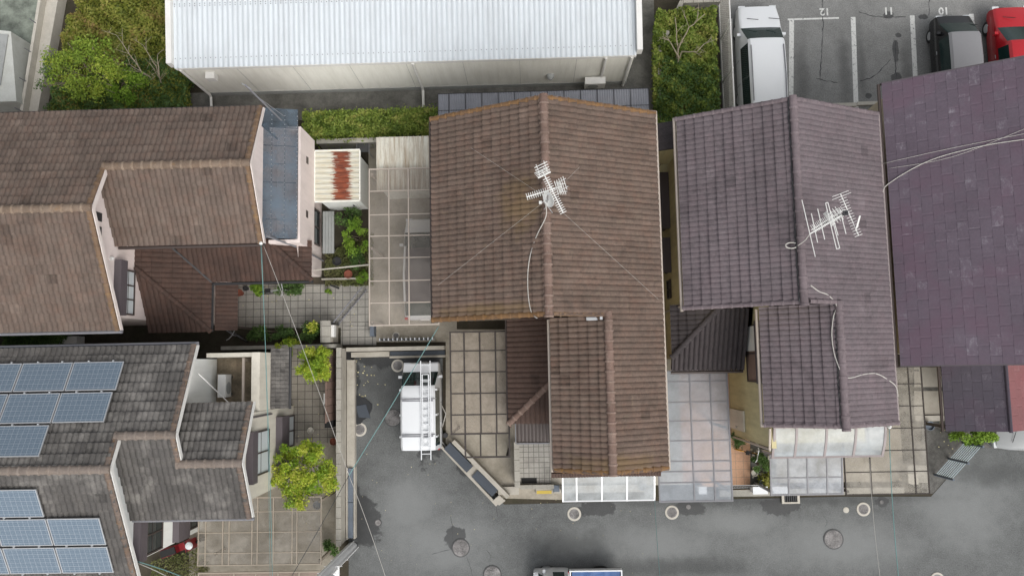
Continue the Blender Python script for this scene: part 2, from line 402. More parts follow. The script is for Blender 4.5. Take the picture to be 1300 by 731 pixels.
M['carglass'] = mat('tinted car glass', (0.012, 0.03, 0.028), 0.1, rough=0.05, spec=0.6)
M['carwhite'] = mat('white car paint', (0.70, 0.715, 0.725), 0.02, rough=0.25, spec=0.5)
M['cargrey'] = mat('grey car paint', (0.27, 0.265, 0.27), 0.04, rough=0.35, spec=0.5)
M['carblack'] = mat('black car paint', (0.014, 0.014, 0.015), 0.05, rough=0.15, spec=0.5)
M['carred'] = mat('red car paint', (0.42, 0.015, 0.022), 0.04, rough=0.22, spec=0.5)
M['scooterred'] = mat('faded dark red plastic', (0.2, 0.015, 0.02), .15, rough=.4)
M['carsilver'] = mat('silver car paint', (0.3, 0.31, 0.31), 0.04, rough=0.3, spec=0.5)
M['lamp'] = mat('clear lamp lens', (0.6, 0.62, 0.63), 0.05, rough=0.1)
M['redlamp'] = mat('red lamp lens', (0.35, 0.02, 0.02), 0.05, rough=0.15)
M['tarp'] = mat('blue tarpaulin', (0.045, 0.10, 0.24), 0.2, rough=0.5, big=3)
M['rubber'] = mat('wet dark rubber sheet', (0.02, 0.021, 0.023), 0.3, rough=0.5, big=2)
M['cover'] = mat('cast iron cover', (0.20, 0.19, 0.185), 0.75, rough=0.6, big=3, fine=26, dirt=(0.09, 0.085, 0.08), dirt_amt=0.6, bmp=0.8)
M['coverdark'] = mat('dark cast iron', (0.07, 0.07, 0.07), 0.25, rough=0.6, fine=60, bmp=0.8)
M['rimwhite'] = mat('whitish concrete rim', (0.52, 0.49, 0.43), 0.12, rough=0.9, dirt=(0.3, 0.27, 0.22), dirt_amt=0.4)
M['paint'] = None
M['yellowpaint'] = mat('yellow paint', (0.55, 0.40, 0.06), 0.1, dirt=(0.3, 0.24, 0.12), dirt_amt=0.4)
M['orange'] = mat('orange yellow plastic', (0.62, 0.30, 0.025), 0.1, rough=0.4)
M['bark'] = mat('grey bark', (0.20, 0.165, 0.125), 0.25, rough=0.95, fine=25)
M['barkpale'] = mat('pale bare twigs', (0.36, 0.31, 0.23), 0.2, rough=0.95, fine=25)
M['wood'] = mat('weathered brown board', (0.2, 0.135, 0.108), 0.15, rnd=0.15, rough=0.8)
M['brickred'] = mat('terracotta red', (0.24, 0.08, 0.05), 0.2, rough=0.85)
M['skirt'] = mat('grey cement skirting', (0.34, 0.35, 0.34), 0.1, rough=0.9, dirt=(0.18, 0.18, 0.16), dirt_amt=0.4)
M['whroof'] = mat('white corrugated steel', (0.60, 0.64, 0.665), 0.035, rough=0.5, dirt=(0.45, 0.47, 0.48), dirt_amt=0.5, streak=(2.5, 0.25, 1))
M['cable'] = mat('pale cable sheath', (0.5, 0.48, 0.44), 0.1)
M['cablegreen'] = mat('grey green cable sheath', (0.16, 0.30, 0.29), 0.1)
M['cabledark'] = mat('dark cable sheath', (0.045, 0.05, 0.05), 0.1)
M['pole'] = mat('grey concrete pole', (0.68, 0.68, 0.67), 0.08, rough=0.8)
M['pcbeige'] = clear_mat('smoky polycarbonate', (0.44, 0.40, 0.355), 0.26, 0.25, 0.2)
M['pcclear'] = clear_mat('clear beige polycarbonate', (0.40, 0.345, 0.28), 0.46, 0.3, 0.35)
M['pcgloom'] = clear_mat('dusty clear polycarbonate', (0.30, 0.275, 0.235), 0.40, 0.3, 0.7)
M['pcbrown'] = clear_mat('brownish polycarbonate', (0.27, 0.2, 0.165), 0.6, 0.3, 0.4)
M['pcblue'] = clear_mat('pale blue polycarbonate', (0.41, 0.45, 0.495), 0.52, 0.3, 0.2)
M['pcwhite'] = clear_mat('milky polycarbonate', (0.38, 0.41, 0.42), 0.66, 0.25, 0.4)
M['pcmid'] = clear_mat('dusty polycarbonate', (0.37, 0.395, 0.43), 0.62, 0.35, 0.5)
M['pcgrey'] = clear_mat('grey corrugated acrylic', (0.25, 0.255, 0.28), 0.85, 0.4, 0.1)
M['pcnavy'] = clear_mat('dark blue acrylic', (0.105, 0.14, 0.175), 0.62, 0.08, 0.7)
M['pctan'] = clear_mat('yellowed polycarbonate', (0.42, 0.39, 0.335), 0.42, 0.25, 0.4)
M['rustroof'] = rust_mat('white sheet steel with rust', (0.58, 0.575, 0.5), (0.30, 0.075, 0.03), -7.05, 7.25, 0.34, 0.95, 0.2)
M['streakroof'] = mat('cream streaked sheet steel', (0.68, 0.66, 0.57), 0.12, rough=0.7, dirt=(0.30, 0.2, 0.11), dirt_amt=1.0, streak=(5, 0.35, 1))
M['pave'] = paving_mat('grey square paving', (0.30, 0.285, 0.255), (0.335, 0.32, 0.285), (0.09, 0.085, 0.075), 0.3, 0.3)
M['paveB'] = paving_mat('brown square paving', (0.25, 0.225, 0.19), (0.29, 0.265, 0.225), (0.08, 0.072, 0.06), 0.3, 0.3)
M['porchtile'] = paving_mat('pale porch tile', (0.36, 0.345, 0.31), (0.40, 0.38, 0.345), (0.12, 0.115, 0.105), 0.2, 0.2, 0, 0.01)
M['terracotta'] = paving_mat('terracotta floor tile', (0.55, 0.33, 0.215), (0.6, 0.37, 0.24), (0.36, 0.25, 0.18), 0.3, 0.3, 0, 0.01, (0.4, 0.25, 0.17), 0.3)
M['pinkfloor'] = mat('pinkish concrete', (0.6, 0.4, 0.31), 0.1, rough=0.9)
M['block'] = paving_mat('concrete block coping', (0.34, 0.32, 0.28), (0.38, 0.36, 0.31), (0.15, 0.14, 0.12), 0.4, 0.4, 0, 0.012)
M['gravel'] = mat('dark gravel', (0.13, 0.125, 0.115), 0.4, rough=0.95, big=5, fine=40, dirt=(0.05, 0.05, 0.045), dirt_amt=0.6, bmp=0.6)
M['solar'] = solar_mat('blue photovoltaic cells')
def paint_mat():
    m, nt, b = new_mat('worn white road paint'); p = pos(nt)
    n = noise(nt, 9, 6, 0.8, p)
    nt.links.new(mixc(nt, mrange(nt, n, 0.54, 0.62, 0, 1), (0.66, 0.66, 0.63), (0.2, 0.2, 0.2)), b.inputs['Base Color'])
    b.inputs['Roughness'].default_value = 0.8
    return m
M['paint'] = paint_mat()
M['leafdark'] = leaf_mat('dark green leaves', [(0.049, 0.089, 0.024), (0.089, 0.162, 0.041), (0.145, 0.244, 0.065)])
M['leafhedge'] = leaf_mat('hedge leaves', [(0.060, 0.102, 0.014), (0.156, 0.228, 0.036), (0.276, 0.342, 0.066), (0.432, 0.408, 0.120)])
M['leafolive'] = leaf_mat('olive brown leaves', [(0.088, 0.119, 0.020), (0.200, 0.237, 0.037), (0.325, 0.325, 0.069), (0.375, 0.263, 0.106)])
M['leafyellow'] = leaf_mat('yellow green leaves', [(0.146, 0.258, 0.025), (0.269, 0.403, 0.034), (0.448, 0.515, 0.050), (0.600, 0.560, 0.134)])
M['leaflime'] = leaf_mat('soft yellow green leaves', [(0.120, 0.204, 0.024), (0.240, 0.336, 0.042), (0.396, 0.444, 0.060)])
M['leafbright'] = leaf_mat('bright green leaves', [(0.115, 0.230, 0.023), (0.196, 0.333, 0.034), (0.287, 0.414, 0.057)])
M['grass'] = leaf_mat('dry grass', [(0.09, 0.12, 0.03), (0.16, 0.17, 0.06), (0.22, 0.2, 0.1)])

# ------------------------------------------------------------------ roof tiles, ridges, walls
def roof_plane(mb, poly, wave=0.18, amp=0.022, course=0.33, step=0.028, tilew=0.36, spw=6, thick=0.11, stagger=False, smooth_prof=0.75):
    """real tile relief over a planar convex polygon (eave lowest), plus the roof board below"""
    pts = [Vector(p) for p in poly]
    n = Vector((0, 0, 0))
    for i in range(len(pts)):
        a, b = pts[i], pts[(i+1) % len(pts)]
        n += Vector(((a.y-b.y)*(a.z+b.z), (a.z-b.z)*(a.x+b.x), (a.x-b.x)*(a.y+b.y)))
    n.normalize()
    if n.z < 0: n = -n; pts = pts[::-1]
    v = (Vector((0, 0, 1))-n*n.z).normalized(); u = v.cross(n).normalized()
    o = min(pts, key=lambda q: q.z)
    ctr = sum(pts, Vector())/len(pts); o = ctr + v*((o-ctr).dot(v))
    us = [(p).dot(u) for p in pts]; vs = [(p-o).dot(v) for p in pts]
    ou = o.dot(u)
    u0 = math.floor(min(us)/tilew)*tilew-tilew; u1 = max(us)+wave; v1 = max(vs)+0.05
    rows = []
    k = 0
    while k*course < v1:
        rows.append((k*course, step, k)); rows.append(((k+1)*course-0.012, 0.0, k)); k += 1
    du = wave/spw; nu = int((u1-u0)/du)+1
    tb = bmesh.new(); rl = tb.faces.layers.float.new('rnd')
    grid = []
    for (vv, st, k) in rows:
        line = []
        for j in range(nu):
            uu = u0+j*du
            ph = uu+(tilew/2 if stagger and k % 2 else 0)
            c = 0.5+0.5*math.cos(2*math.pi*ph/wave)
            h = amp*abs(math.cos(math.pi*ph/wave))**smooth_prof + st + 0.004*math.sin(uu*1.7+k*2.3) + 0.009*math.sin(math.floor(ph/tilew)*12.9+k*7.7)
            if amp < 0.008:  # flat shingle: a fine joint between pieces
                fr = (ph/tilew) % 1.0
                h = st - (0.007 if fr*tilew < du*1.01 else 0)
            line.append(tb.verts.new(o+u*(uu-ou)+v*vv+n*h))
        grid.append(line)
    seed = random.random()*100
    for i in range(len(grid)-1):
        k = rows[i][2]
        for j in range(nu-1):
            uu = u0+j*du+(tilew/2 if stagger and k % 2 else 0)
            t = math.floor(uu/tilew+0.001)
            f = tb.faces.new((grid[i][j], grid[i][j+1], grid[i+1][j+1], grid[i+1][j]))
            tw = math.floor((uu+wave*0.5)/wave+0.001)
            f[rl] = 0.45*(abs(math.sin(t*12.9898+k*78.233+seed)*43758.5453) % 1.0)+0.35*(abs(math.sin(tw*7.13+seed)*9158.7) % 1.0)+0.2*(abs(math.sin(tw*3.7+k*5.1+seed)*5113.3) % 1.0)
            hh = abs(math.sin(t*4.717+k*9.31+seed*1.7)*7351.7) % 1.0
            if hh > 0.993: f[rl] = 2.0
            elif hh < 0.012: f[rl] = 3.0
    for i in range(len(pts)):
        a, b = pts[i], pts[(i+1) % len(pts)]
        no = (b-a).cross(n)
        if no.length < 1e-6: continue
        bmesh.ops.bisect_plane(tb, geom=tb.verts[:]+tb.edges[:]+tb.faces[:], dist=1e-5, plane_co=a, plane_no=no.normalized(), clear_outer=True)
    vm = {}
    for vx in tb.verts: vm[vx] = mb.bm.verts.new(vx.co)
    for f in tb.faces: mb.face([vm[x] for x in f.verts], f[rl])
    tb.free()
    lo = [mb.bm.verts.new(p-n*thick) for p in pts]; hi = [mb.bm.verts.new(p-n*0.012) for p in pts]
    mb.face(lo[::-1], 0.5); mb.face(hi, 0.3)
    for i in range(len(pts)): mb.face([lo[i], lo[(i+1) % len(pts)], hi[(i+1) % len(pts)], hi[i]], 0.3)
    return mb

def ridge(parent, a, b, m, r=0.11, seg=0.31, name='ridge_cap', lift=0.0):
    a, b = Vector(a), Vector(b); L = (b-a).length; t = (b-a).normalized()
    up = Vector((0, 0, 1)); s = t.cross(up).normalized(); up = s.cross(t).normalized()
    mb = MB(); k = 0
    n = max(1, round(L/seg)); sg = L/n; K = 9
    for i in range(n):
        p0 = a+t*(i*sg-0.015); p1 = a+t*((i+1)*sg); rnd = random.random()
        r0, r1 = r*1.16, r*0.97
        tilt = random.uniform(-0.006, 0.006)
        pr = [(0.0, r0*1.0), (0.16, r0), (0.2, r1*1.02), (1.0, r1)]
        rings = []
        for (f, rr) in pr:
            c = p0.lerp(p1, f)+up*(lift+tilt)
            rings.append([mb.bm.verts.new(c+s*(rr*math.cos(math.pi*q/(K-1)))+up*(rr*0.8*math.sin(math.pi*q/(K-1))-0.02)) for q in range(K)])
        for x in range(3):
            for q in range(K-1): mb.face([rings[x][q], rings[x][q+1], rings[x+1][q+1], rings[x+1][q]], 1.0 if x < 2 else rnd*0.6)
        mb.face(rings[0], rnd); mb.face(rings[-1][::-1], rnd)
    return mb.build(name, m, parent)

def barge(parent, a, b, m, drop=0.17, w=0.03, out=Vector((1, 0, 0)), gap=0.02):
    """fascia board hung under a verge"""
    mb = MB(); a, b = Vector(a)-Vector((0, 0, gap)), Vector(b)-Vector((0, 0, gap))
    d = Vector((0, 0, -drop)); o = out*w
    vs = [mb.bm.verts.new(p) for p in (a, b, b+d, a+d, a+o, b+o, b+d+o, a+d+o)]
    for q in ((0, 1, 2, 3), (4, 5, 6, 7), (0, 1, 5, 4), (1, 2, 6, 5), (2, 3, 7, 6), (3, 0, 4, 7)): mb.face([vs[i] for i in q])
    return mb.build('barge_board', m, parent)

def wall_block(mb, x0, x1, y0, y1, z0, z1, cuts=()):
    """box clipped below roof planes; cuts = (point, upward normal)"""
    tb = bmesh.new()
    c = [(x, y, z) for z in (z0, z1) for (x, y) in ((x0, y0), (x1, y0), (x1, y1), (x0, y1))]
    vs = [tb.verts.new(p) for p in c]
    for q in ((3, 2, 1, 0), (4, 5, 6, 7), (0, 1, 5, 4), (1, 2, 6, 5), (2, 3, 7, 6), (3, 0, 4, 7)): tb.faces.new([vs[i] for i in q])
    for (co, no) in cuts:
        bmesh.ops.bisect_plane(tb, geom=tb.verts[:]+tb.edges[:]+tb.faces[:], dist=1e-5, plane_co=Vector(co)-Vector(no).normalized()*0.13, plane_no=Vector(no).normalized(), clear_outer=True)
    vm = {v: mb.bm.verts.new(v.co) for v in tb.verts}
    for f in tb.faces: mb.face([vm[x] for x in f.verts])
    tb.free(); return mb

def gutter(parent, a, b, m, r=0.055):
    mb = MB(); mb.tube([a, b], r, 8); return mb.build('gutter', m, parent)

def pts_line(a, b, n, sag=0.0):
    a, b = Vector(a), Vector(b)
    return [a.lerp(b, i/n)-Vector((0, 0, sag*4*(i/n)*(1-i/n))) for i in range(n+1)]

def window(parent, x, y0, y1, z0, z1, side, case=None, glass='frosted', fr='brownmetal', nm=2, extra=None, rows=2):
    """window on a north-south wall at x; side = +1 faces east, -1 west; case = steel shutter case above"""
    s = side; w_ = 0.05
    lo = lambda a, b: (min(a, b), max(a, b))
    f = MB()
    X0, X1 = lo(x+s*0.003, x+s*0.07)
    f.box(X0, X1, y0-w_, y1+w_, z0-w_, z0, rnd=.5); f.box(X0, X1, y0-w_, y1+w_, z1, z1+w_, rnd=.5)
    f.box(X0, X1, y0-w_, y0, z0, z1, rnd=.5); f.box(X0, X1, y1, y1+w_, z0, z1, rnd=.5)
    A0, A1 = lo(x+s*0.05, x+s*0.062)
    for i in range(1, nm):
        yy = y0+(y1-y0)*i/nm; f.box(A0, A1, yy-0.022, yy+0.022, z0, z1, rnd=.5)
    for i in range(1, rows):
        zz = z0+(z1-z0)*i/rows; B0, B1 = lo(x+s*0.043, x+s*0.049); f.box(B0, B1, y0, y1, zz-0.012, zz+0.012, rnd=.5)
    wo = f.build('window', M[fr], parent)
    g = MB(); G0, G1 = lo(x+s*0.004, x+s*0.035); g.box(G0, G1, y0, y1, z0, z1); g.build('pane', M[glass], wo)
    if case:
        cz0, cz1, cy0, cy1, dep = case
        c = MB(); C0, C1 = lo(x+s*0.003, x+s*dep); c.box(C0, C1, cy0, cy1, cz0, cz1)
        for i in range(4):
            zz = cz0+(cz1-cz0)*(i+0.5)/4; D0, D1 = lo(x+s*(dep+0.002), x+s*(dep+0.008)); c.box(D0, D1, cy0+0.05, cy1-0.05, zz-0.015, zz+0.015)
        c.build('shutter_case', M['plumbox'], wo)
    return wo

def carport(name, label, cat, x0, x1, y0, y1, z, xs, ys, frame, panel, posts, z2=None, axis='y', curve=0.0, bar=0.05, group=None, wavy=False):
    """translucent roof on aluminium bars and posts. z at the low edge, z2 at the other; axis = slope direction"""
    z2 = z if z2 is None else z2
    root = empty(name, ((x0+x1)/2, (y0+y1)/2, 0), label, cat, group)
    def hz(x, y):
        t = (y-y0)/(y1-y0) if axis == 'y' else (x-x0)/(x1-x0)
        return z+(z2-z)*t - curve*(1-t)**2.2
    p = MB(); nx = 40 if axis == 'x' or wavy else 8; ny = 14
    if wavy: nx = int((x1-x0)/0.02)
    def pz(i, x, y):
        return hz(x, y)+(0.012*math.sin(x*2*math.pi/0.09) if wavy else 0)
    g = [[p.bm.verts.new((x0+(x1-x0)*i/nx, y0+(y1-y0)*j/ny, pz(i, x0+(x1-x0)*i/nx, y0+(y1-y0)*j/ny))) for i in range(nx+1)] for j in range(ny+1)]
    for j in range(ny):
        for i in range(nx): p.face([g[j][i], g[j][i+1], g[j+1][i+1], g[j+1][i]], 0.5)
    pa = p.build('roof_panel', M[panel], root, smooth=True)
    f = MB(); h = bar/2
    def seg_y(x, wd):   # bars running north-south follow the slope
        K = 10
        for k in range(K):
            a, b = y0+(y1-y0)*k/K, y0+(y1-y0)*(k+1)/K
            za, zb = hz(x, a), hz(x, b)
            vs = [f.bm.verts.new(q) for q in ((x-wd, a, za-0.04), (x+wd, a, za-0.04), (x+wd, a, za+0.022), (x-wd, a, za+0.022), (x-wd, b, zb-0.04), (x+wd, b, zb-0.04), (x+wd, b, zb+0.022), (x-wd, b, zb+0.022))]
            for q in ((0, 1, 2, 3), (7, 6, 5, 4), (0, 1, 5, 4), (1, 2, 6, 5), (2, 3, 7, 6), (3, 0, 4, 7)): f.face([vs[i] for i in q], .5)
    def seg_x(y, wd):
        K = 6 if axis == 'x' else 1
        for k in range(K):
            a, b = x0+(x1-x0)*k/K, x0+(x1-x0)*(k+1)/K
            za, zb = hz(a, y), hz(b, y)
            vs = [f.bm.verts.new(q) for q in ((a, y-wd, za-0.06), (a, y+wd, za-0.06), (a, y+wd, za+0.016), (a, y-wd, za+0.016), (b, y-wd, zb-0.06), (b, y+wd, zb-0.06), (b, y+wd, zb+0.016), (b, y-wd, zb+0.016))]
            for q in ((0, 1, 2, 3), (7, 6, 5, 4), (0, 1, 5, 4), (1, 2, 6, 5), (2, 3, 7, 6), (3, 0, 4, 7)): f.face([vs[i] for i in q], .5)
    for x in [x0+h, x1-h]+list(xs): seg_y(x, h)
    for y in [y0+h, y1-h]: seg_x(y, h*1.05)
    for y in ys: seg_x(y, h*0.8)
    f.build('frame', M[frame], root)
    for (px_, py_, zb_) in posts:
        q = MB(); q.box(px_-0.04, px_+0.04, py_-0.04, py_+0.04, zb_, hz(px_, py_)-0.062); q.build('post', M[frame], root)
    return root

# ------------------------------------------------------------------ foliage
def leaf_mesh(name, pts, size, m, parent=None, up=0.6, seed=1, kind=None, cols=None, aspect=0.5):
    rng = np.random.default_rng(seed); pts = np.asarray(pts, float); n = len(pts)
    off = np.array(base_of(parent) if parent is not None else (0, 0, 0))
    nor = rng.normal(size=(n, 3)); nor[:, 2] = np.abs(nor[:, 2])*(1+up*2); nor /= np.linalg.norm(nor, axis=1)[:, None]
    t = rng.normal(size=(n, 3)); t -= nor*(t*nor).sum(1)[:, None]; t /= np.linalg.norm(t, axis=1)[:, None]
    b = np.cross(nor, t); s = size*rng.uniform(0.45, 1.6, n)[:, None]
    droop = -nor*s*0.18
    vv = np.stack([pts-t*s*0.5+droop*0.6, pts+b*s*aspect*0.5, pts+t*s*0.5+droop, pts-b*s*aspect*0.5], 1).reshape(-1, 3)-off
    me = bpy.data.meshes.new(name); me.vertices.add(n*4); me.vertices.foreach_set('co', vv.astype(np.float32).ravel())
    me.loops.add(n*4); me.loops.foreach_set('vertex_index', np.arange(n*4, dtype=np.int32))
    me.polygons.add(n); me.polygons.foreach_set('loop_start', np.arange(0, n*4, 4, dtype=np.int32))
    me.update(calc_edges=True); me.validate()
    a = me.attributes.new('rnd', 'FLOAT', 'FACE')
    a.data.foreach_set('value', (cols if cols is not None else rng.random(n)).astype(np.float32))
    me.materials.append(m)
    o = bpy.data.objects.new(name, me); COL.objects.link(o)
    if parent is not None: o.parent = parent; BASE[o] = base_of(parent)
    return o

def clumps(c, r, ncl, per, cr, seed, flat=1.0, fill=0.75):
    """leaf points in irregular clumps spread through an ellipsoid; each clump has its own tone"""
    rng = np.random.default_rng(seed); c = np.array(c, float); r = np.array(r, float)
    P_, C_ = [], []
    for k in range(ncl):
        d = rng.normal(size=3); d /= np.linalg.norm(d)
        q = c+d*r*rng.uniform(0.25, 1.0)**(1-fill*0.6)*rng.uniform(0.8, 1.08)
        rr = cr*rng.uniform(0.6, 1.3); m_ = int(per*rng.uniform(0.6, 1.3))
        e = rng.normal(size=(m_, 3)); e /= np.linalg.norm(e, axis=1)[:, None]
        P_.append(q+e*(rr*rng.uniform(0.3, 1.0, m_)[:, None])*np.array([1, 1, 0.75*flat]))
        C_.append(np.clip(rng.uniform(0.05, 0.95)*0.65+rng.random(m_)*0.45-0.05, 0, 1))
    return np.concatenate(P_), np.concatenate(C_)

def bush(name, label, c, r, m, ncl=14, per=110, cr=0.16, leaf=0.07, seed=1, cat='bush', group=None, flat=1.0, stem=True):
    root = empty(name, (c[0], c[1], c[2]-r[2] if False else 0.0), label, cat, group)
    p, cl = clumps(c, r, ncl, per, cr, seed, flat)
    p[:, 2] = np.maximum(p[:, 2], 0.03)
    leaf_mesh('foliage', p, leaf, M[m], root, seed=seed, cols=cl)
    if stem:
        rng = random.Random(seed); t = MB()
        for i in range(5):
            e = Vector((c[0]+rng.uniform(-.6, .6)*r[0], c[1]+rng.uniform(-.6, .6)*r[1], c[2]+rng.uniform(-.1, .5)*r[2]))
            b = Vector((c[0]+rng.uniform(-.1, .1), c[1]+rng.uniform(-.1, .1), 0))
            t.tube([b, b.lerp(e, .5)+Vector((rng.uniform(-.05, .05), 0, .05)), e], 0.02, 5, 0.008)
        t.build('stem', M['bark'], root)
    return root

def tree(name, label, base, c, r, m, ncl, per, cr, leaf, seed, limbs=7, rad=0.07, cat='tree', bark='bark'):
    root = empty(name, base, label, cat)
    rng = random.Random(seed); t = MB(); b = Vector(base); cc = Vector(c)
    fork = b.lerp(cc, 0.5)
    t.tube([b, b.lerp(fork, .5)+Vector((.03, .02, 0)), fork], rad, 8, rad*0.7)
    for i in range(limbs):
        a = 2*math.pi*i/limbs+rng.uniform(-.3, .3)
        e = cc+Vector((math.cos(a)*r[0]*rng.uniform(.5, .95), math.sin(a)*r[1]*rng.uniform(.5, .95), rng.uniform(-.2, .6)*r[2]))
        mid = fork.lerp(e, .5)+Vector((0, 0, 0.1*r[2]))
        t.tube([fork, mid, e], rad*0.55, 6, rad*0.12)
        for j in range(2):
            e2 = mid+Vector((rng.uniform(-.5, .5)*r[0], rng.uniform(-.5, .5)*r[1], rng.uniform(.1, .6)*r[2]))
            t.tube([mid, mid.lerp(e2, .5)+Vector((0, 0, .03)), e2], rad*0.3, 5, rad*0.08)
    t.build('trunk', M[bark], root, smooth=True)
    p, cl = clumps(c, r, ncl, per, cr, seed)
    leaf_mesh('crown', p, leaf, M[m], root, seed=seed, cols=cl)
    return root

def twig_tree(name, label, base, ends, rad=0.045, seed=1, cat='tree', m='barkpale', twigs=5):
    """leafless tree: main limbs to given points, forking twigs along them"""
    root = empty(name, base, label, cat); rng = random.Random(seed); t = MB(); tw = MB(); b = Vector(base)
    for (path) in ends:
        pts = [b]+[Vector(p) for p in path]
        fine = []
        for i in range(len(pts)-1):
            for k in range(4): fine.append(pts[i].lerp(pts[i+1], k/4)+Vector((rng.uniform(-.02, .02), rng.uniform(-.02, .02), 0)))
        fine.append(pts[-1])
        t.tube(fine, rad, 6, rad*0.3)
        L = len(fine)
        for k in range(twigs):
            i = rng.randint(L//3, L-1); p = fine[i]; d = (fine[i]-fine[i-1]).normalized()
            q = d.cross(Vector((0, 0, 1))).normalized()*rng.choice((-1, 1))
            ln = rng.uniform(.25, .7); e = p+(d*.8+q*rng.uniform(.4, .9)+Vector((0, 0, .2)))*ln
            tw.tube([p, p.lerp(e, .5)+Vector((0, 0, .03)), e], rad*0.35, 5, rad*0.12)
            for jj in range(2):
                pp = p.lerp(e, rng.uniform(.4, .9)); e3 = pp+Vector((rng.uniform(-.3, .3), rng.uniform(-.3, .3), .1)); tw.tube([pp, e3], rad*0.2, 4, rad*0.1)
    for v in tw.bm.verts: pass
    tm = bpy.data.meshes.new('tmp'); tw.bm.to_mesh(tm); tw.bm.free(); t.bm.from_mesh(tm); bpy.data.meshes.remove(tm)
    t.build('trunk', M[m], root, smooth=True)
    return root

# ------------------------------------------------------------------ THE SETTING: ground sheets
def sheet(name, pts, z, m, kind='structure', thick=None):
    mb = MB()
    if thick: mb.prism([(p[0], p[1]) for p in pts], z-thick, z)
    else: mb.poly([(p[0], p[1], z) for p in pts])
    o = mb.build(name, m, local=True); tag(o, kind=kind); return o

sheet('ground', [(-130, -130), (130, -130), (130, 130), (-130, 130)], -0.012, M['soil'])
def pp(*a, z=0.0): return [tuple(P(x, y, z)[:2]) for (x, y) in a]
wet = [(*P(462, 662)[:2], 0.65, 0.95), (*P(447, 640)[:2], 0.35, 1.1), (*P(758, 645)[:2], 0.75, 0.30), (*P(877, 645)[:2], 0.6, 0.28),
       (*P(990, 642)[:2], 0.75, 0.32), (*P(578, 683)[:2], 0.42, 0.42), (*P(1120, 637)[:2], 0.28, 0.2), (*P(505, 455)[:2], 2.0, 0.35), (*P(448, 480)[:2], 0.3, 1.0),
       (*P(590, 590)[:2], 0.28, 0.5), (*P(545, 520)[:2], 0.8, 2.0)]
light = [(*P(560, 690)[:2], 2.2, 1.2), (*P(800, 690)[:2], 4, 0.7), (*P(1060, 690)[:2], 3.2, 0.9), (*P(1220, 640)[:2], 2, 1.6), (*P(520, 640)[:2], 1.3, 1.0), (*P(930, 665)[:2], 2, 0.5)]
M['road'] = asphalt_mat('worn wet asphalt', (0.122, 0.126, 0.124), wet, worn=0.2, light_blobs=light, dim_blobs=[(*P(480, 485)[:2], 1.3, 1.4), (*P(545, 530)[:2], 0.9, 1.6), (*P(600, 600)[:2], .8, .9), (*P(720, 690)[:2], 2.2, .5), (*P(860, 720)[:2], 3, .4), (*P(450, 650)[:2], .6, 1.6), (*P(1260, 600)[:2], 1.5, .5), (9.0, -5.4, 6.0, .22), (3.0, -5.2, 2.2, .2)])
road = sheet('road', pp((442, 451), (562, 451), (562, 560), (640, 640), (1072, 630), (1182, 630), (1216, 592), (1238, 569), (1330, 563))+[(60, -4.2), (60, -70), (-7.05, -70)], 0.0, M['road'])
lot_wet = [(*P(1128, 20)[:2], 0.22, 0.16), (*P(1140, 45)[:2], 0.14, 0.1), (*P(1137, 65)[:2], 0.12, 0.5), (*P(1138, 100)[:2], 0.22, 0.3), (*P(1103, 122)[:2], 0.12, 0.12), (*P(1172, 22)[:2], 0.2, 0.12),
           (*P(1018, 95)[:2], 0.3, 1.6), (*P(1072, 90)[:2], 0.25, 1.6), (*P(1093, 80)[:2], 0.2, 1.8), (*P(1150, 90)[:2], 0.22, 1.2)]
M['lot'] = asphalt_mat('worn parking asphalt', (0.215, 0.215, 0.207), lot_wet[:6], worn=0.16, dim_blobs=lot_wet[6:])
lot = sheet('parking_lot', [(7.95, 8.9), (60, 8.9), (60, 70), (7.95, 70)], 0.0, M['lot'])
# seams and cracks in the asphalt: thin ribbons
def cracks(parent, lines, m, wid=0.02, z=0.004):
    mb = MB(); rng = random.Random(4)
    for ln in lines:
        pts = []
        for i in range(len(ln)-1):
            a, b = P(*ln[i]), P(*ln[i+1])
            k = max(2, int((b-a).length/0.12))
            for j in range(k): pts.append(a.lerp(b, j/k)+Vector((rng.uniform(-.02, .02), rng.uniform(-.02, .02), 0)))
        pts.append(P(*ln[-1]))
        prev = None
        for i, p in enumerate(pts):
            d = (pts[min(i+1, len(pts)-1)]-pts[max(i-1, 0)]).normalized(); s = Vector((-d.y, d.x, 0))*wid*rng.uniform(.3, 1.0)
            cur = (mb.bm.verts.new((p.x+s.x, p.y+s.y, z)), mb.bm.verts.new((p.x-s.x, p.y-s.y, z)))
            if prev: mb.face([prev[0], prev[1], cur[1], cur[0]])
            prev = cur
    o = mb.build('crack', m, parent, local=True); return o
cracks(road, [[(575, 684), (574, 668), (572, 655)], [(572, 697), (560, 700), (548, 703)], [(592, 706), (597, 718), (600, 731)], [(622, 716), (623, 705), (618, 698)], [(632, 655), (630, 640)],
              [(1048, 668), (1050, 662), (1046, 655)]], M['dark'], 0.009)
cracks(lot, [[(1044, 0), (1045, 30), (1043, 65), (1041, 102)], [(1035, 100), (1050, 103), (1063, 105)], [(1131, 75), (1118, 90), (1105, 100), (1092, 103)], [(1137, 52), (1136, 75), (1138, 100)], [(1090, 15), (1103, 20), (1120, 22), (1150, 22)], [(1180, 0), (1179, 20)]], M['dark'], 0.022)

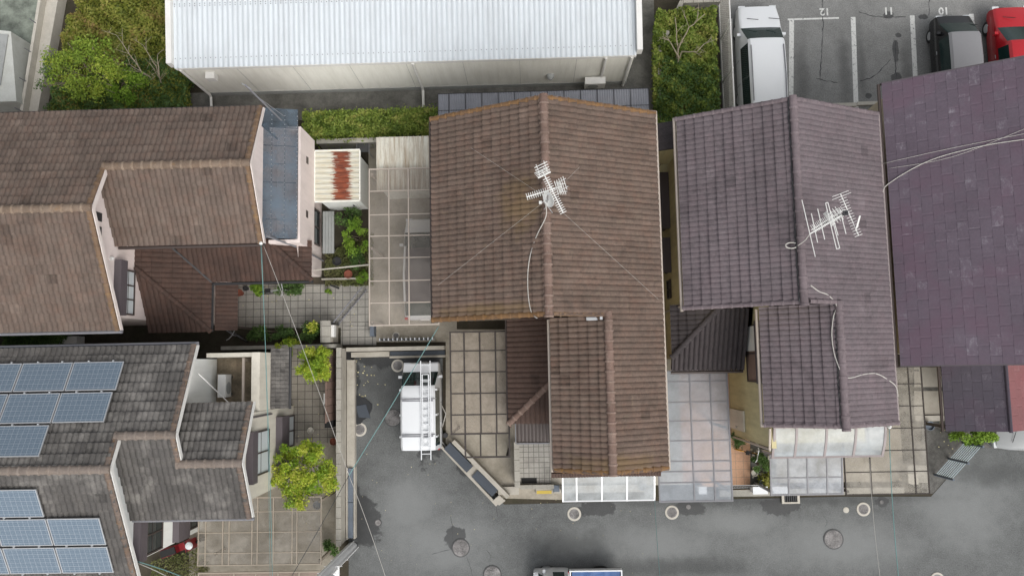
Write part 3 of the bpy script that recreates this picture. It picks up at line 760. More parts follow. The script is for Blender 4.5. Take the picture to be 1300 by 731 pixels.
# parking lines and painted stall numbers (read from the far side)
for (xa, ya, xb, yb) in ((1005, 24, 1004, 150), (1083, 22, 1087, 140), (1158, 20, 1163, 118), (1233, 18, 1240, 90), (1308, 16, 1318, 80), (927, 24, 929, 150)):
    a, b = P(xa, ya), P(xb, yb)
    mb = MB(); d = 0.095
    mb.poly([(a.x-d, a.y, 0.004), (b.x-d, b.y, 0.004), (b.x+d, b.y, 0.004), (a.x+d, a.y, 0.004)])
    tag(mb.build('parking_line', M['paint'], local=True), kind='structure')
mb = MB(); a, b = P(1000, 25), P(1065, 23); mb.poly([(a.x, a.y-.04, .003), (b.x, a.y-.04, .003), (b.x, a.y+.03, .003), (a.x, a.y+.03, .003)])
tag(mb.build('parking_line', M['paint'], local=True), kind='structure')
for txt, (x, y) in (('12', (1047, 15)), ('11', (1128, 14)), ('10', (1198, 14))):
    cu = bpy.data.curves.new('parking_number', 'FONT'); cu.body = txt; cu.size = 0.42; cu.align_x = 'CENTER'; cu.align_y = 'CENTER'; cu.offset = 0.012
    tmp = bpy.data.objects.new('tmp', cu); COL.objects.link(tmp)
    bpy.context.view_layer.update()
    me = bpy.data.meshes.new_from_object(tmp.evaluated_get(bpy.context.evaluated_depsgraph_get()))
    bpy.data.objects.remove(tmp)
    me.name = 'parking_number'; me.materials.clear(); me.materials.append(M['paint'])
    o = bpy.data.objects.new('parking_number', me); COL.objects.link(o); q = P(x, y)
    o.location = (q.x, q.y, 0.005); o.rotation_euler = (0, 0, math.pi); tag(o, kind='structure')

# yards
sheet('yard_paving', pp((298, 361), (468, 361), (468, 416), (298, 416)), 0.02, M['pave'])
sheet('entrance_paving', pp((433, 414), (478, 414), (478, 438), (433, 438)), 0.05, M['pave'])
sheet('side_yard_paving', pp((357, 438), (431, 438), (431, 562), (357, 562)), 0.02, M['paveB'])
sheet('left_yard', pp((240, 562), (431, 562), (431, 760), (240, 760)), 0.016, M['yardconc'])
sheet('centre_yard', pp((566, 418), (720, 418), (720, 634), (638, 632), (566, 562)), 0.03, M['yardconc'])
sheet('carport_floor', pp((468, 175), (580, 175), (580, 434), (468, 434)), 0.024, M['yardconc'])
sheet('front_terrace', [(.68, -4.72), (4.28, -4.72), (4.28, -3.05), (.68, -3.05)], 0.04, M['concrete2'])
sheet('carport_pad', [(4.3, 0.2), (7.69, 0.2), (7.69, -4.75), (4.3, -4.75)], 0.03, M['concrete2'])
sheet('pink_floor', [(5.75, 0.1), (7.69, 0.1), (7.69, -2.7), (7.1, -4.7), (5.75, -4.7)], 0.036, M['pinkfloor'])
sheet('terracotta_terrace', pp((890, 545), (952, 545), (952, 617), (890, 617)), 0.046, M['terracotta'])
sheet('garden_bed', pp((952, 545), (985, 545), (985, 622), (952, 622)), 0.048, M['gravel'])
sheet('front_yard', [(8.4, -4.75), (14.2, -4.75), (14.2, 0), (8.4, 0)], 0.03, M['yardconc'])
sheet('gravel_strip', pp((1170, 466), (1330, 466), (1330, 575), (1238, 567), (1216, 590), (1184, 626), (1170, 626)), 0.02, M['gravel'])
sheet('warehouse_apron', [(-13.9, 10.12), (4.7, 10.12), (4.7, 11.4), (-13.9, 11.4)], 0.01, M['dampconc'])
sheet('passage', [(4.1, 9.0), (5.35, 9.0), (5.35, 60), (4.1, 60)], 0.014, M['dampconc'])
sheet('alley', pp((0, -40), (72, -20), (45, 160), (0, 160))+[], 0.0, mat('patchy green grey concrete', (0.27, 0.30, 0.25), 0.2, rough=0.9, dirt=(0.06, 0.065, 0.055), dirt_amt=0.95, big=0.5))
sheet('side_gap', [(4.0, 0.2), (5.3, 0.2), (5.3, 9.0), (4.0, 9.0)], 0.006, M['concrete2'])

# ------------------------------------------------------------------ HOUSES
SL = 0.512
def nrm(x, y): return (x, y, 1.0)
def gable_x(y0, y1, ze, yr): # helper normals for ridge running east-west
    return None
TS = dict(wave=0.18, amp=0.040, course=0.335, step=0.052, tilew=0.36, spw=8)
TL = dict(wave=0.18, amp=0.03, course=0.335, step=0.035, tilew=0.36, spw=8)
TD = dict(wave=0.17, amp=0.023, course=0.31, step=0.038, tilew=0.34, spw=8)

# --- centre house -------------------------------------------------------------
hC = empty('tiled_house', (0.55, 2.4, 0), 'house with a brown tiled roof carrying a white antenna, beside the parked white van', 'house')
zr, zr2 = 7.5, 5.6+0.5135*(4.25-2.42)
mb = MB()
roof_plane(mb, [(-3.16, 1.45, 5.6), (0.55, 1.45, zr), (0.55, 8.27, zr), (-3.16, 8.27, 5.6)], **TS)
roof_plane(mb, [(4.25, 1.45, 5.6), (4.25, 8.27, 5.6), (0.55, 8.27, zr), (0.55, 1.45, zr)], **TS)
roof_plane(mb, [(4.25, -3.42, 5.6), (4.25, 1.45, 5.6), (2.42, 1.45, zr2), (2.42, -3.42, zr2)], **TS)
roof_plane(mb, [(0.64, -3.42, 5.63), (2.42, -3.42, zr2), (2.42, 1.47, zr2), (0.64, 1.47, 5.63)], **TS)
rC = mb.build('roof', M['tileC'], hC)
ridge(rC, (0.55, 1.4, zr+.03), (0.55, 8.3, zr+.03), M['ridgeC'], 0.13)
ridge(rC, (2.42, -3.45, zr2+.03), (2.42, 1.6, zr2+.03), M['ridgeC'], 0.13)
for a, b in (((-3.2, 8.2, 5.63), (0.55, 8.2, zr+.03)), ((4.28, 8.2, 5.63), (0.55, 8.2, zr+.03)), ((-3.2, 1.5, 5.63), (0.5, 1.5, zr+.03)),
             ((2.42, -3.36, zr2+.02), (0.64, -3.36, 5.66)), ((2.42, -3.36, zr2+.02), (4.28, -3.36, 5.63))):
    ridge(rC, a, b, M['lichen'], 0.085, 0.31, 'verge_cap')
ridge(rC, (0.6, 1.5, zr), (2.3, 1.5, zr2+.06), M['lichenA'], 0.07, 0.31, 'verge_cap')
for a, b, o in (((-3.16, 1.45, 5.58), (0.55, 1.45, zr-.02), (0, -1, 0)), ((0.64, -3.42, 5.6), (2.42, -3.42, zr2-.02), (0, -1, 0)), ((4.25, -3.42, 5.58), (2.42, -3.42, zr2-.02), (0, -1, 0)), ((-3.16, 8.27, 5.58), (.55, 8.27, zr-.02), (0, 1, 0)), ((4.25, 8.27, 5.58), (.55, 8.27, zr-.02), (0, 1, 0))):
    barge(hC, a, b, M['brownmetal'], out=Vector(o))
mb = MB(); roof_plane(mb, [(0.55, -3.62, 5.42), (4.05, -3.62, 5.42), (4.05, -3.48, 5.5), (0.55, -3.48, 5.5)], wave=0.09, amp=0.02, course=0.3, step=0.02, tilew=0.18)
mb.build('apron_tiles', M['tileClow'], hC)
mb = MB()
wall_block(mb, -2.75, 3.85, 1.75, 7.97, 0, 9, [((0.55, 0, zr), nrm(-.512, 0)), ((0.55, 0, zr), nrm(.5135, 0))])
wall_block(mb, 1.0, 3.85, -3.1, 1.75, 0, 9, [((2.42, 0, zr2), nrm(-.52, 0)), ((2.42, 0, zr2), nrm(.5135, 0))])
wall_block(mb, -0.4, 1.0, -1.75, 1.75, 0, 6, [((-0.82, 0, 3.0), nrm(-.676, 0)), ((0, -2.05, 3.0), nrm(0, -.7))])
mb.build('wall', M['tan'], hC)
mb = MB()
roof_plane(mb, [(-0.82, 1.6, 3.0), (-0.82, -2.05, 3.0), (0.66, -0.65, 4.0), (0.66, 1.6, 4.0)], **TS)
roof_plane(mb, [(-0.82, -2.05, 3.0), (0.62, -2.05, 3.0), (0.62, -0.69, 3.97)], **TS)
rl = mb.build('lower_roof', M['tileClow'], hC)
ridge(rl, (-0.86, -2.08, 3.04), (0.62, -0.68, 4.02), M['ridgeC'], 0.1)
mb = MB(); roof_plane(mb, [(-0.6, -2.78, 2.74), (0.6, -2.78, 2.74), (0.6, -2.1, 2.9), (-0.6, -2.1, 2.9)], wave=0.13, amp=0.012, course=2, step=0.0, tilew=0.13, thick=0.06)
po = mb.build('porch_roof', M['brownmetal'], hC)
mb = MB()
for q in ((-.64, -.61, -2.8, -2.08), (.61, .64, -2.8, -2.08)): mb.box(*q, 2.7, 2.95)
mb.box(-.6, .6, -2.83, -2.79, 2.69, 2.8); mb.box(-.6, .6, -2.09, -2.06, 2.86, 2.95); mb.build('porch_frame', M['greyframe'], po)
mb = MB(); mb.box(-.58, -.50, -2.75, -2.67, 0.1, 2.7); mb.build('porch_post', M['brownmetal'], po)
gutter(hC, (4.31, 8.3, 5.5), (4.31, -3.45, 5.47), M['beigeframe'])
gutter(hC, (-3.22, 8.3, 5.5), (-3.22, 1.4, 5.47), M['brownmetal'])
gutter(hC, (0.58, 1.42, 5.53), (0.58, -3.45, 5.5), M['beigeframe'])
gutter(hC, (-0.88, 1.6, 2.9), (-0.88, -2.1, 2.88), M['brownmetal'])
mb = MB(); mb.tube([(4.28, -3.3, 5.45), (4.1, -3.2, 5.1), (3.92, -3.18, 4.8), (3.92, -3.18, 0)], 0.035, 8); mb.build('downpipe', M['brownmetal'], hC)
mb = MB(); mb.box(1.75, 2.22, 1.33, 1.43, zr2-.28, zr2-.14); mb.box(2.16, 2.24, 1.34, 1.44, zr2-.2, zr2+.05); mb.build('flashing', M['alu'], hC)
# south-facing openings under the awning (out of the photograph's sight line but part of the house)
mb = MB(); mb.box(1.4, 3.4, -3.16, -3.1, 0.25, 2.2); w1 = mb.build('window', M['brownmetal'], hC)
for xa, xb in ((1.48, 2.38), (2.42, 3.32)):
    mb = MB(); mb.box(xa, xb, -3.19, -3.165, 0.33, 2.12); mb.build('pane', M['frosted'], w1)
mb = MB(); mb.box(-.3, .5, -1.80, -1.752, 0.1, 2.15); w1 = mb.build('door', M['wood'], hC)
mb = MB(); mb.tube([(-.2, -1.83, 1.0), (-.2, -1.83, 1.25)], .02, 6); mb.build('handle', M['alu'], w1)

# --- grey house right of the centre ---------------------------------------------
hD = empty('tiled_house', (8.3, 3.0, 0), 'house with a smooth mauve grey tiled roof and olive yellow walls', 'house')
zd, sD = 7.4, 0.5455
zd2 = 5.6+sD*2.06
mb = MB()
roof_plane(mb, [(4.98, 1.65, 5.6), (8.22, 1.65, zd-.03), (8.22, 8.03, zd-.03), (4.98, 8.03, 5.6)], **TD)
roof_plane(mb, [(11.56, 1.65, 5.6), (11.56, 8.03, 5.6), (8.22, 8.03, zd+.02), (8.22, 1.65, zd+.02)], **TD)
roof_plane(mb, [(11.56, -2.13, 5.6), (11.56, 1.65, 5.6), (9.5, 1.65, zd2), (9.5, -2.13, zd2)], **TD)
roof_plane(mb, [(7.39, -2.13, 5.57), (9.5, -2.13, zd2), (9.5, 1.68, zd2), (7.39, 1.68, 5.57)], **TD)
rD = mb.build('roof', M['tileD'], hD)
ridge(rD, (8.22, 1.6, zd+.03), (8.22, 8.06, zd+.03), M['ridgeD'], 0.12, 0.4)
ridge(rD, (9.5, -2.2, zd2+.03), (9.5, 1.75, zd2+.03), M['ridgeD'], 0.12, 0.4)
for x, za, a, b in ((8.08, zd-.02, 1.7, 8.0), (9.36, zd2-.02, -2.1, 1.65)):   # uneven dark mortar line under the ridge
    mb = MB(); rg = random.Random(int(x*10)); n = int((b-a)/.085)
    mb.tube([(x+rg.uniform(-.012, .012), a+(b-a)*k/n, za+rg.uniform(-.03, .012)) for k in range(n+1)], .02, 6)
    mb.build('ridge_mortar', M['dark'], rD)
for a, b in (((4.94, 7.98, 5.62), (8.2, 7.98, zd)), ((11.6, 7.98, 5.62), (8.24, 7.98, zd)), ((4.94, 1.7, 5.62), (8.2, 1.7, zd)), ((7.36, -2.08, 5.6), (9.48, -2.08, zd2)), ((11.6, -2.08, 5.62), (9.52, -2.08, zd2)), ((8.4, 1.72, zd), (9.4, 1.72, zd2+.1))):
    ridge(rD, a, b, M['ridgeD'], 0.07, 0.31, 'verge_cap')
mb = MB()
wall_block(mb, 5.28, 11.2, 1.95, 7.73, 0, 9, [((8.22, 0, zd), nrm(-.55, 0)), ((8.22, 0, zd), nrm(.5455, 0))])
wall_block(mb, 7.69, 11.2, -1.83, 1.95, 0, 9, [((9.5, 0, zd2), nrm(-.54, 0)), ((9.5, 0, zd2), nrm(.5455, 0))])
wall_block(mb, 7.692, 7.84, -2.86, -1.83, 0, 5.2)
wall_block(mb, 5.3, 7.69, 0.1, 1.95, 0, 6, [((0, -.32, 3.0), nrm(0, -.483)), ((4.95, 0, 3.23), nrm(-.51, 0))])
wall_block(mb, 7.84, 11.3, -2.86, -1.83, 0, 3.7)
mb.build('wall', M['yellow'], hD)
mb = MB()
roof_plane(mb, [(4.95, -0.32, 3.0), (7.5, -0.32, 3.0), (7.5, 1.78, 4.014), (6.46, 1.78, 4.014), (4.95, 0.15, 3.227)], wave=0.17, amp=0.07, course=0.9, step=0.01, tilew=0.17)
roof_plane(mb, [(4.95, 0.15, 3.227), (6.46, 1.78, 4.014), (4.95, 1.98, 3.227)], **TD)
roof_plane(mb, [(4.95, 1.98, 3.227), (6.46, 1.78, 4.014), (6.46, 1.98, 4.014)], **TD)
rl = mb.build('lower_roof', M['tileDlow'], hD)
ridge(rl, (4.93, 0.13, 3.27), (6.5, 1.82, 4.06), M['tileDlow'], 0.1)
mb = MB(); roof_plane(mb, [(4.42, 7.2, 4.6), (5.05, 7.2, 4.9), (5.05, 8.15, 4.9), (4.42, 8.15, 4.6)], wave=0.3, amp=0.02, course=2, step=0, tilew=0.3, thick=0.1); mb.build('bay_roof', M['tileDlow'], hD)
mb = MB(); mb.box(4.55, 5.275, 7.3, 8.05, 2.3, 4.6); mb.build('bay', M['yellow'], hD)
gutter(hD, (4.92, 8.05, 5.5), (4.92, 1.6, 5.48), M['beigeframe'])
gutter(hD, (11.63, 8.05, 5.5), (11.63, -2.15, 5.46), M['mauveframe'], .07)
gutter(hD, (7.33, 1.62, 5.48), (7.33, -2.15, 5.46), M['beigeframe'])
gutter(hD, (4.95, -0.4, 2.9), (7.5, -0.4, 2.88), M['brownmetal'])
mb = MB(); mb.tube([(7.6, -2.2, 5.4), (7.65, -2.9, 5.1), (7.66, -2.92, 0)], 0.04, 8); mb.build('downpipe', M['beigeframe'], hD)
mb = MB(); mb.tube([(5.2, 1.8, 5.4), (5.22, 1.9, 5.1), (5.22, 1.9, 0)], 0.035, 8); mb.build('downpipe', M['beigeframe'], hD)
wD = window(hD, 7.69, -0.72, 1.15, 2.95, 4.3, -1, (4.37, 4.8, -0.8, 1.3, 0.16), 'wood', 'brownmetal', 2, rows=1)
mb = MB(); mb.box(7.60, 7.64, .3, 1.15, 2.95, 4.3); mb.build('white_shutter', M['white'], wD)
for (ya, yb, za, zb, cs) in ((5.1, 6.9, 0.75, 1.75, (1.8, 2.15, 4.95, 7.05, .35)), (3.4, 4.5, 1.0, 1.7, (1.75, 2.0, 3.3, 4.6, .3)), (2.4, 3.0, 1.2, 1.8, None)):
    window(hD, 5.28, ya, yb, za, zb, -1, cs, 'glass', 'brownmetal', 2)
mb = MB(); mb.box(7.63, 7.687, -2.6, -1.85, 0.1, 2.1); w1 = mb.build('door', M['beige'], hD)
mb = MB(); mb.tube([(7.61, -2.5, .95), (7.61, -2.5, 1.2)], .02, 6); mb.build('handle', M['alu'], w1)

# --- purple slate house, far right -----------------------------------------------
hE = empty('slate_house', (15.8, 4.3, 0), 'house with a broad purple slate roof at the right edge', 'house')
sE = 0.60; zE = 5.6+sE*4.0
TE = dict(wave=0.25, amp=0.004, course=0.31, step=0.005, tilew=0.6, stagger=True, spw=10)
mb = MB()
roof_plane(mb, [(11.78, -0.28, 5.6), (15.78, -0.28, zE), (15.78, 9.0, zE), (11.78, 9.0, 5.6)], **TE)
roof_plane(mb, [(19.78, -0.28, 5.6), (19.78, 9.0, 5.6), (15.78, 9.0, zE), (15.78, -0.28, zE)], **TE)
rE = mb.build('roof', M['slateE'], hE)
ridge(rE, (15.78, -0.3, zE+.03), (15.78, 9.02, zE+.03), M['slateEd'], 0.1, 0.9)
for y, o in ((-0.28, -1), (9.0, 1)):
    for x in (11.78, 19.78): barge(hE, (x, y, 5.6), (15.78, y, zE), M['plumbox'], 0.22, 0.04, Vector((0, o, 0)), 0.0)
mb = MB(); wall_block(mb, 12.05, 19.5, 0.1, 8.7, 0, 11, [((15.78, 0, zE), nrm(-.6, 0)), ((15.78, 0, zE), nrm(.6, 0))])
wall_block(mb, 16.3, 17.2, -2.3, 0.1, 0, 5, [((16.42, 0, 3.35), nrm(-.35, 0)), ((16.42, 0, 3.35), nrm(.55, 0))])
mb.build('wall', M['tan'], hE)
mb = MB(); roof_plane(mb, [(14.55, -2.64, 2.7), (16.42, -2.64, 3.35), (16.42, -0.2, 3.35), (14.55, -0.2, 2.7)], **TE); le = mb.build('wing_roof', M['slateEd'], hE)
mb = MB(); roof_plane(mb, [(18.2, -2.64, 2.37), (18.2, -0.2, 2.37), (16.42, -0.2, 3.35), (16.42, -2.64, 3.35)], **TE); mb.build('red_roof_slope', M['slateEr'], hE)
mb = MB(); mb.tube([(16.42, -2.67, 3.37), (16.42, -0.2, 3.37)], .06, 8); mb.build('ridge_cap', M['slateEd'], le)
gutter(hE, (11.72, 9.0, 5.5), (11.72, -0.3, 5.47), M['brownmetal'])
for yy in (-2.5, -.35):
    for xx in (14.68, 18.05): mb = MB(); mb.box(xx-.05, xx+.05, yy-.05, yy+.05, 0, 2.3 if xx > 18 else 2.55); mb.build('wing_post', M['brownmetal'], hE)
gutter(hE, (14.49, -0.2, 2.62), (14.49, -2.66, 2.6), M['brownmetal'])
for y in (6.0, 3.0, 1.2): window(hE, 12.05, y, y+.8, 2.2, 3.0, -1, None, 'glass', 'brownmetal', 2)
mb = MB(); mb.box(15.3, 15.42, 4.7, 5.9, 0, 0.1, Matrix.Translation((0, 0, 5.6+sE*3.58+.02))); mb.build('snow_guard', M['dark'], hE)

# --- upper left house -------------------------------------------------------------
hA = empty('tiled_house', (-13.5, 5.0, 0), 'pink stucco house with a stepped brown tiled roof and rounded ridge tiles', 'house')
XL = -25.0; zA1 = 5.6+SL*3.69; zA2 = 5.6+SL*2.2
mb = MB()
roof_plane(mb, [(-13.56, 8.78, 5.6), (XL, 8.78, 5.6), (XL, 5.09, zA1), (-13.56, 5.09, zA1)], **TS)
roof_plane(mb, [(-8.9, 8.78, 5.6), (-13.56, 8.78, 5.6), (-13.56, 6.58, zA2), (-8.9, 6.58, zA2)], **TS)
roof_plane(mb, [(XL, 1.4, 5.6), (-13.56, 1.4, 5.6), (-13.56, 5.09, zA1), (XL, 5.09, zA1)], **TS)
roof_plane(mb, [(-13.85, 4.22, 5.39), (-8.9, 4.22, 5.39), (-8.9, 6.58, zA2), (-13.52, 6.58, zA2), (-13.85, 6.3, zA2-.144)], **TS)
rA = mb.build('roof', M['tileA'], hA)
ridge(rA, (XL, 5.09, zA1+.03), (-13.5, 5.09, zA1+.03), M['ridgeA'], 0.13)
ridge(rA, (-13.6, 6.58, zA2+.03), (-8.86, 6.58, zA2+.03), M['ridgeA'], 0.13)
for a, b in (((-13.62, 1.38, 5.63), (-13.62, 5.05, zA1+.03)), ((-13.62, 6.5, zA2+.06), (-13.62, 5.12, zA1+.03)), ((-8.97, 4.2, 5.42), (-8.97, 6.55, zA2+.03)), ((-8.97, 8.8, 5.63), (-8.97, 6.6, zA2+.03))):
    ridge(rA, a, b, M['lichenA'], 0.085, 0.31, 'verge_cap')
for a, b in (((-13.54, 1.38, 5.58), (-13.54, 5.09, zA1)), ((-13.54, 6.58, zA2), (-13.54, 5.09, zA1)), ((-8.88, 4.2, 5.37), (-8.88, 6.58, zA2)), ((-8.88, 8.8, 5.58), (-8.88, 6.58, zA2))):
    barge(hA, a, b, M['barge'])
mb = MB()
wall_block(mb, XL+.4, -13.86, 1.85, 8.4, 0, 9, [((0, 5.09, zA1), nrm(0, SL)), ((0, 5.09, zA1), nrm(0, -SL))])
wall_block(mb, -13.86, -9.2, 4.65, 8.4, 0, 9, [((0, 6.58, zA2), nrm(0, SL)), ((0, 6.58, zA2), nrm(0, -SL))])
wall_block(mb, -13.86, -12.0, 1.8, 4.65, 0, 6, [((-11.62, 0, 2.9), nrm(.53, 0)), ((0, 1.42, 2.9), nrm(0, -.53))])
wall_block(mb, -12.6, -8.36, 3.65, 4.65, 0, 6, [((0, 3.22, 2.9), nrm(0, -.53))])
wall_block(mb, -9.2, -8.36, 4.65, 8.4, 0, 2.85)
mb.build('wall', M['pink'], hA)
gutter(hA, (-13.8, 4.15, 5.3), (-8.85, 4.15, 5.28), M['brownmetal']); gutter(hA, (XL, 1.33, 5.5), (-13.5, 1.33, 5.48), M['greyframe']); gutter(hA, (XL, 8.85, 5.5), (-8.85, 8.85, 5.48), M['brownmetal'])
mb = MB()
roof_plane(mb, [(-13.88, 3.68, 4.1), (-11.62, 1.42, 2.9), (-11.62, 3.22, 2.9), (-13.05, 4.65, 3.66), (-13.88, 4.65, 4.1)], **TL)
roof_plane(mb, [(-13.88, 1.42, 2.9), (-11.62, 1.42, 2.9), (-13.88, 3.68, 4.1)], **TL)
roof_plane(mb, [(-11.62, 3.22, 2.9), (-7.95, 3.22, 2.9), (-9.38, 4.65, 3.66), (-13.05, 4.65, 3.66)], **TL)
roof_plane(mb, [(-7.95, 3.22, 2.9), (-7.95, 4.65, 2.9), (-9.38, 4.65, 3.66)], **TL)
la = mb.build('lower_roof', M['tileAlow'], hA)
ridge(la, (-11.6, 1.4, 2.95), (-13.85, 3.65, 4.15), M['tileAlow'], 0.09)
ridge(la, (-7.93, 3.2, 2.95), (-9.3, 4.57, 3.68), M['tileAlow'], 0.09)
mb = MB(); mb.tube([(-11.6, 3.2, 2.93), (-13.05, 4.65, 3.7)], .045, 6); mb.tube([(-11.6, 1.4, 2.84), (-11.6, 3.25, 2.84)], .05, 6); mb.tube([(-11.62, 3.14, 2.84), (-7.9, 3.14, 2.84)], .05, 6); mb.build('valley_gutter', M['dark'], la)
mb = MB(); roof_plane(mb, [(-10.82, 1.45, 2.42), (-10.82, 3.2, 2.42), (-11.54, 3.2, 2.74), (-11.54, 1.45, 2.74)], wave=.15, amp=.02, course=.4, step=.01, tilew=.3); mb.build('porch_roof', M['tileAlow'], hA)
mb = MB(); mb.box(-10.98, -10.9, 1.55, 1.63, 0, 2.42); mb.build('porch_post', M['brownmetal'], hA)
# balcony with its tinted roof
mb = MB(); mb.box(-8.2, -8.08, 4.42, 8.62, 2.1, 3.9); mb.box(-9.2, -8.2, 4.42, 4.54, 2.1, 3.9); mb.box(-9.2, -8.2, 8.5, 8.62, 2.1, 3.9); mb.box(-9.2, -8.2, 4.54, 8.5, 2.88, 3.0)
ba = mb.build('balcony', M['pink'], hA)
for y in (7.6, 5.6): mb = MB(); mb.box(-8.076, -8.066, y-.13, y+.13, 2.95, 3.2); mb.build('drain_slot', M['brownmetal'], ba)
mb = MB(); nx, ny = 12, 8
for i in range(nx):
    for j in range(1):
        pass
xs = [-9.42, -8.92, -8.5, -8.08]; zz = [4.62, 4.5, 4.38, 4.26]
g = [[mb.bm.verts.new((x, y, z)) for x, z in zip(xs, zz)] for y in (4.5, 9.12)]
for i in range(3): mb.face([g[0][i], g[0][i+1], g[1][i+1], g[1][i]])
br_ = mb.build('balcony_roof', M['pcnavy'], hA)
mb = MB()
for y in [4.52+k*0.655 for k in range(8)]: mb.tube([(-9.42, y, 4.58), (-8.08, y, 4.22)], .015, 4)
for x, z in ((-8.92, 4.5), (-8.5, 4.38), (-8.08, 4.25)): mb.tube([(x, 4.5, z-.02), (x, 9.12, z-.02)], .012, 4)
mb.build('frame', M['dark'], br_)
mb = MB()
for x, z in ((-8.92, 4.505), (-8.5, 4.385), (-8.09, 4.27)):
    for k in range(28): mb.box(x-.012, x+.012, 4.55+k*.16-.012, 4.55+k*.16+.012, z, z+.012)
tag(mb.build('screws', M['alu'], br_), kind='stuff')
window(hA, -13.86, 2.0, 3.45, 4.2, 4.96, 1, (5.02, 5.45, 1.9, 3.75, 0.24), 'frosted', 'brownmetal', 3)
for y in (5.0, 4.55): mb = MB(); mb.box(-13.855, -13.84, y-.14, y+.14, 6.3, 6.75); mb.build('gable_vent', M['dark'], hA)
mb = MB(); mb.lathe([(.07, 0), (.07, .08), (.03, .12)], (0, 0, 0), 12, Matrix.Translation((-13.86, 3.75, 5.7)) @ Matrix.Rotation(R_(90), 4, 'Y')); mb.build('wall_lamp', M['white'], hA)
wa = window(hA, -8.36, 4.85, 6.15, 0.5, 1.95, 1, None, 'glass', 'brownmetal', 2)
mb = MB(); mb.tube([(-8.95, 4.2, 5.3), (-8.9, 4.5, 5.0), (-8.33, 4.36, 3.0), (-8.30, 4.3, 0)], .035, 6); mb.build('downpipe', M['greyframe'], hA)

# --- solar house, lower left -----------------------------------------------------------
hB = empty('tiled_house', (-12.5, -2.5, 0), 'house with a charcoal tiled roof carrying two arrays of solar panels', 'house')
zB1, zB2, zB3 = 5.6+SL*3.7, 5.6+SL*2.74, 5.6+SL*1.82
mb = MB()
roof_plane(mb, [(-12.74, 0.82, 5.6), (XL, 0.82, 5.6), (XL, -2.88, zB1), (-12.74, -2.88, zB1)], **TS)
roof_plane(mb, [(-11.0, 0.82, 5.6), (-12.74, 0.82, 5.6), (-12.74, -1.94, zB2), (-11.0, -1.94, zB2)], **TS)
roof_plane(mb, [(XL, -6.58, 5.6), (-12.74, -6.58, 5.6), (-12.74, -2.88, zB1), (XL, -2.88, zB1)], **TS)
roof_plane(mb, [(-12.98, -4.7, 5.58), (-11.0, -4.7, 5.58), (-11.0, -1.94, zB2-.01), (-12.7, -1.94, zB2-.01), (-12.98, -2.3, zB2-.195)], **TS)
roof_plane(mb, [(-11.0, -4.7, 5.58), (-9.1, -4.7, 5.58), (-9.1, -2.88, zB3), (-11.0, -2.88, zB3)], **TS)
roof_plane(mb, [(-9.1, -1.06, 5.6), (-11.3, -1.06, 5.6), (-11.3, -2.88, zB3), (-9.1, -2.88, zB3)], **TS)
rB = mb.build('roof', M['tileB'], hB)
ridge(rB, (XL, -2.88, zB1+.03), (-12.68, -2.88, zB1+.03), M['ridgeB'], 0.13)
ridge(rB, (-12.8, -1.94, zB2+.03), (-10.94, -1.94, zB2+.03), M['ridgeB'], 0.13)
ridge(rB, (-11.1, -2.88, zB3+.03), (-9.06, -2.88, zB3+.03), M['ridgeB'], 0.13)
for a, b, m_ in (((-12.8, -6.6, 5.63), (-12.8, -2.92, zB1+.03), 'lichenB'), ((-12.8, -1.98, zB2+.05), (-12.8, -2.85, zB1+.03), 'lichenB'), ((-11.06, .84, 5.63), (-11.06, -1.9, zB2+.03), 'lichenB'),
             ((-11.06, -2.82, zB2-.43), (-11.06, -1.98, zB2+.03), 'lichenB'), ((-9.17, -1.04, 5.63), (-9.17, -2.85, zB3+.03), 'lichenB'), ((-9.17, -4.72, 5.61), (-9.17, -2.91, zB3+.03), 'lichenB')):
    ridge(rB, a, b, M[m_], 0.085, 0.31, 'verge_cap')
for a, b in (((-12.72, -6.6, 5.58), (-12.72, -2.88, zB1)), ((-12.72, -1.96, zB2), (-12.72, -2.88, zB1)), ((-10.98, .84, 5.58), (-10.98, -1.94, zB2)), ((-10.98, -2.85, zB2-.46), (-10.98, -1.94, zB2)), ((-9.08, -1.04, 5.58), (-9.08, -2.88, zB3)), ((-9.08, -4.72, 5.56), (-9.08, -2.88, zB3))):
    barge(hB, a, b, M['white'])
mb = MB()
wall_block(mb, XL+.4, -13.0, -6.15, 0.4, 0, 9, [((0, -2.88, zB1), nrm(0, SL)), ((0, -2.88, zB1), nrm(0, -SL))])
wall_block(mb, -13.0, -11.38, -4.3, 0.4, 0, 9, [((0, -1.94, zB2), nrm(0, SL)), ((0, -1.94, zB2), nrm(0, -SL))])
mb.build('wall', M['whitewall'], hB)
mb = MB()
wall_block(mb, -11.38, -9.45, -4.3, -1.45, 0, 9, [((0, -2.88, zB3), nrm(0, SL)), ((0, -2.88, zB3), nrm(0, -SL))])
wall_block(mb, -11.38, -9.6, -1.45, 0.5, 0, 2.85)
mb.build('wing_wall', M['beige'], hB)
mb = MB(); mb.box(-9.75, -9.46, -1.44, 0.6, 2.7, 3.9); mb.box(-11.38, -9.75, 0.45, 0.6, 2.7, 3.8); mb.build('balcony_parapet', M['beige'], hB)
mb = MB(); mb.box(-11.37, -9.76, -1.44, 0.44, 2.856, 2.9); mb.build('balcony_floor', mat('mossy balcony floor', (0.25, 0.2, 0.14), 0.35, big=2.5, dirt=(0.06, 0.055, 0.035), dirt_amt=0.9), hB)
mb = MB(); mb.box(-10.2, -10.12, -1.42, 0.42, 3.5, 3.58); mb.box(-10.18, -10.14, -1.4, -1.3, 2.9, 3.5); mb.box(-10.18, -10.14, .3, .4, 2.9, 3.5); mb.build('laundry_rail', M['beigeframe'], hB)
mb = MB(); mb.tube([(-11.05, -.1, 5.2), (-10.2, -1.42, 3.95)], .018, 6); mb.build('stay_rod', M['white'], hB)
